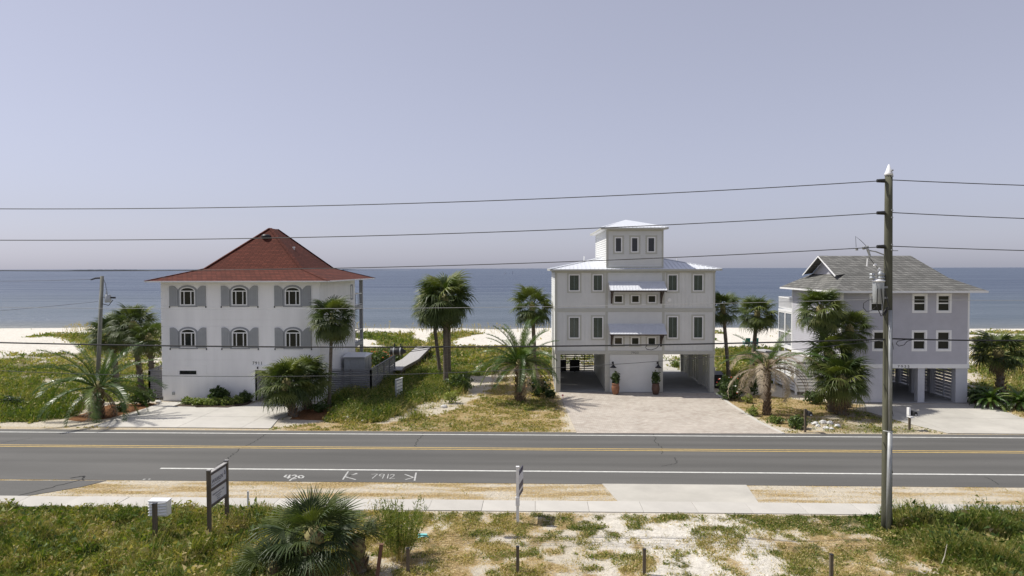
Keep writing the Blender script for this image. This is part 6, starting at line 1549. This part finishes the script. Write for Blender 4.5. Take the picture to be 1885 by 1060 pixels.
# bins, pink thing
b_ = G(1323, 714); b_.z = 0
for i, (dx, dy, lab) in enumerate(((-.05, .0, 'black wheeled bin against the right pier of the tower house'), (.12, .85, 'second black wheeled bin behind the first at the right wall'))):
    t = thing('wheeled_bin', (b_.x + dx, b_.y + dy, 0), lab, 'bin'); x, y = b_.x + dx, b_.y + dy
    mb = MB(); mb.add([(x - .24, y - .28, .05), (x + .24, y - .28, .05), (x + .24, y + .24, .05), (x - .24, y + .24, .05), (x - .31, y - .36, 1.0), (x + .31, y - .36, 1.0), (x + .31, y + .32, 1.0), (x - .31, y + .32, 1.0)], [(3, 2, 1, 0), (4, 5, 6, 7), (0, 1, 5, 4), (1, 2, 6, 5), (2, 3, 7, 6), (3, 0, 4, 7)]); mb.build('body', M['black_rubber'], t)
    mb = MB(); mb.prism([(x - .33, y - .39, 1.0), (x + .33, y - .39, 1.0), (x + .33, y + .36, 1.06), (x - .33, y + .36, 1.06)], (0, 0, .05)); mb.build('lid', M['black_metal'], t)
    for sx in (-.27, .27):
        mb = MB(); mb.tube([(x + sx - .03, y + .26, .1), (x + sx + .03, y + .26, .1)], .1, 12); mb.build('wheel', M['black_rubber'], t)
b_ = G(1036, 734, .03); t = thing('garden_figure', b_, 'small pink ornament at the left corner of the paver driveway', 'ornament')
mb = MB(); mb.tube([b_ + Vector((-.06, 0, 0)), b_ + Vector((-.02, 0, .22))], .012, 5); mb.tube([b_ + Vector((.06, 0, 0)), b_ + Vector((.02, 0, .22))], .012, 5); mb.build('legs', M['pink'], t, kind='stuff')
mb = MB(); mb.tube([b_ + Vector((-.08, 0, .22)), b_ + Vector((0, 0, .27)), b_ + Vector((.08, 0, .24))], [.03, .06, .02], 8); mb.build('body', M['pink'], t)
# fallen fronds and driftwood in the left bed
for i, (a, c_) in enumerate((((115, 768), (150, 757)), ((165, 752), (205, 745)), ((150, 766), (190, 760)))):
    p = gp(*a); q_ = gp(*c_); mb = MB(); mb.tube([p + Vector((0, 0, .05)), (p + q_) / 2 + Vector((0, .1, .12)), q_ + Vector((0, 0, .06))], [.03, .03, .015], 6); mb.build('fallen_rachis', M['driftwood'], label=('pale dry frond stem lying left of the arching date palm trunk', 'dry frond stem farthest back, behind the arching date palm', 'dry frond stem lying in front of the arching date palm trunk')[i], cat='frond stem')
# boat and marker far out
p = Q(930, 499.5, 1500); bt = thing('boat', (p.x, p.y, -2.5), 'tiny white boat far out on the water', 'boat')
mb = MB(); x, y = p.x, p.y; mb.add([(x - 2, y - 1, -2.4), (x + 2.4, y - .1, -1.4), (x + 2, y + 1, -2.4), (x - 2, y - 1, -1.4), (x - 2, y + 1, -1.4), (x + 1.5, y - 1, -1.4), (x + 1.5, y + 1, -1.4)], [(3, 5, 1, 6, 4), (0, 1, 5, 3), (1, 2, 4, 6), (0, 3, 4, 2), (0, 2, 1)]); mb.build('hull', M['white_plastic'], bt)
MB().box(x - .9, x + .5, y - .6, y + .6, -1.4, .2).build('cabin', M['white_plastic'], bt)
p = Q(944, 501, 1300); mk = thing('channel_marker', (p.x, p.y, -2.5), 'thin dark channel marker standing in the sea right of the tiny boat', 'marker')
mb = MB(); mb.tube([(p.x, p.y, -3), (p.x, p.y, 3)], .22, 6); mb.build('pile', M['black_metal'], mk); MB().box(p.x - .5, p.x + .5, p.y - .05, p.y + .05, 2.2, 3.2).build('board', M['black_metal'], mk)
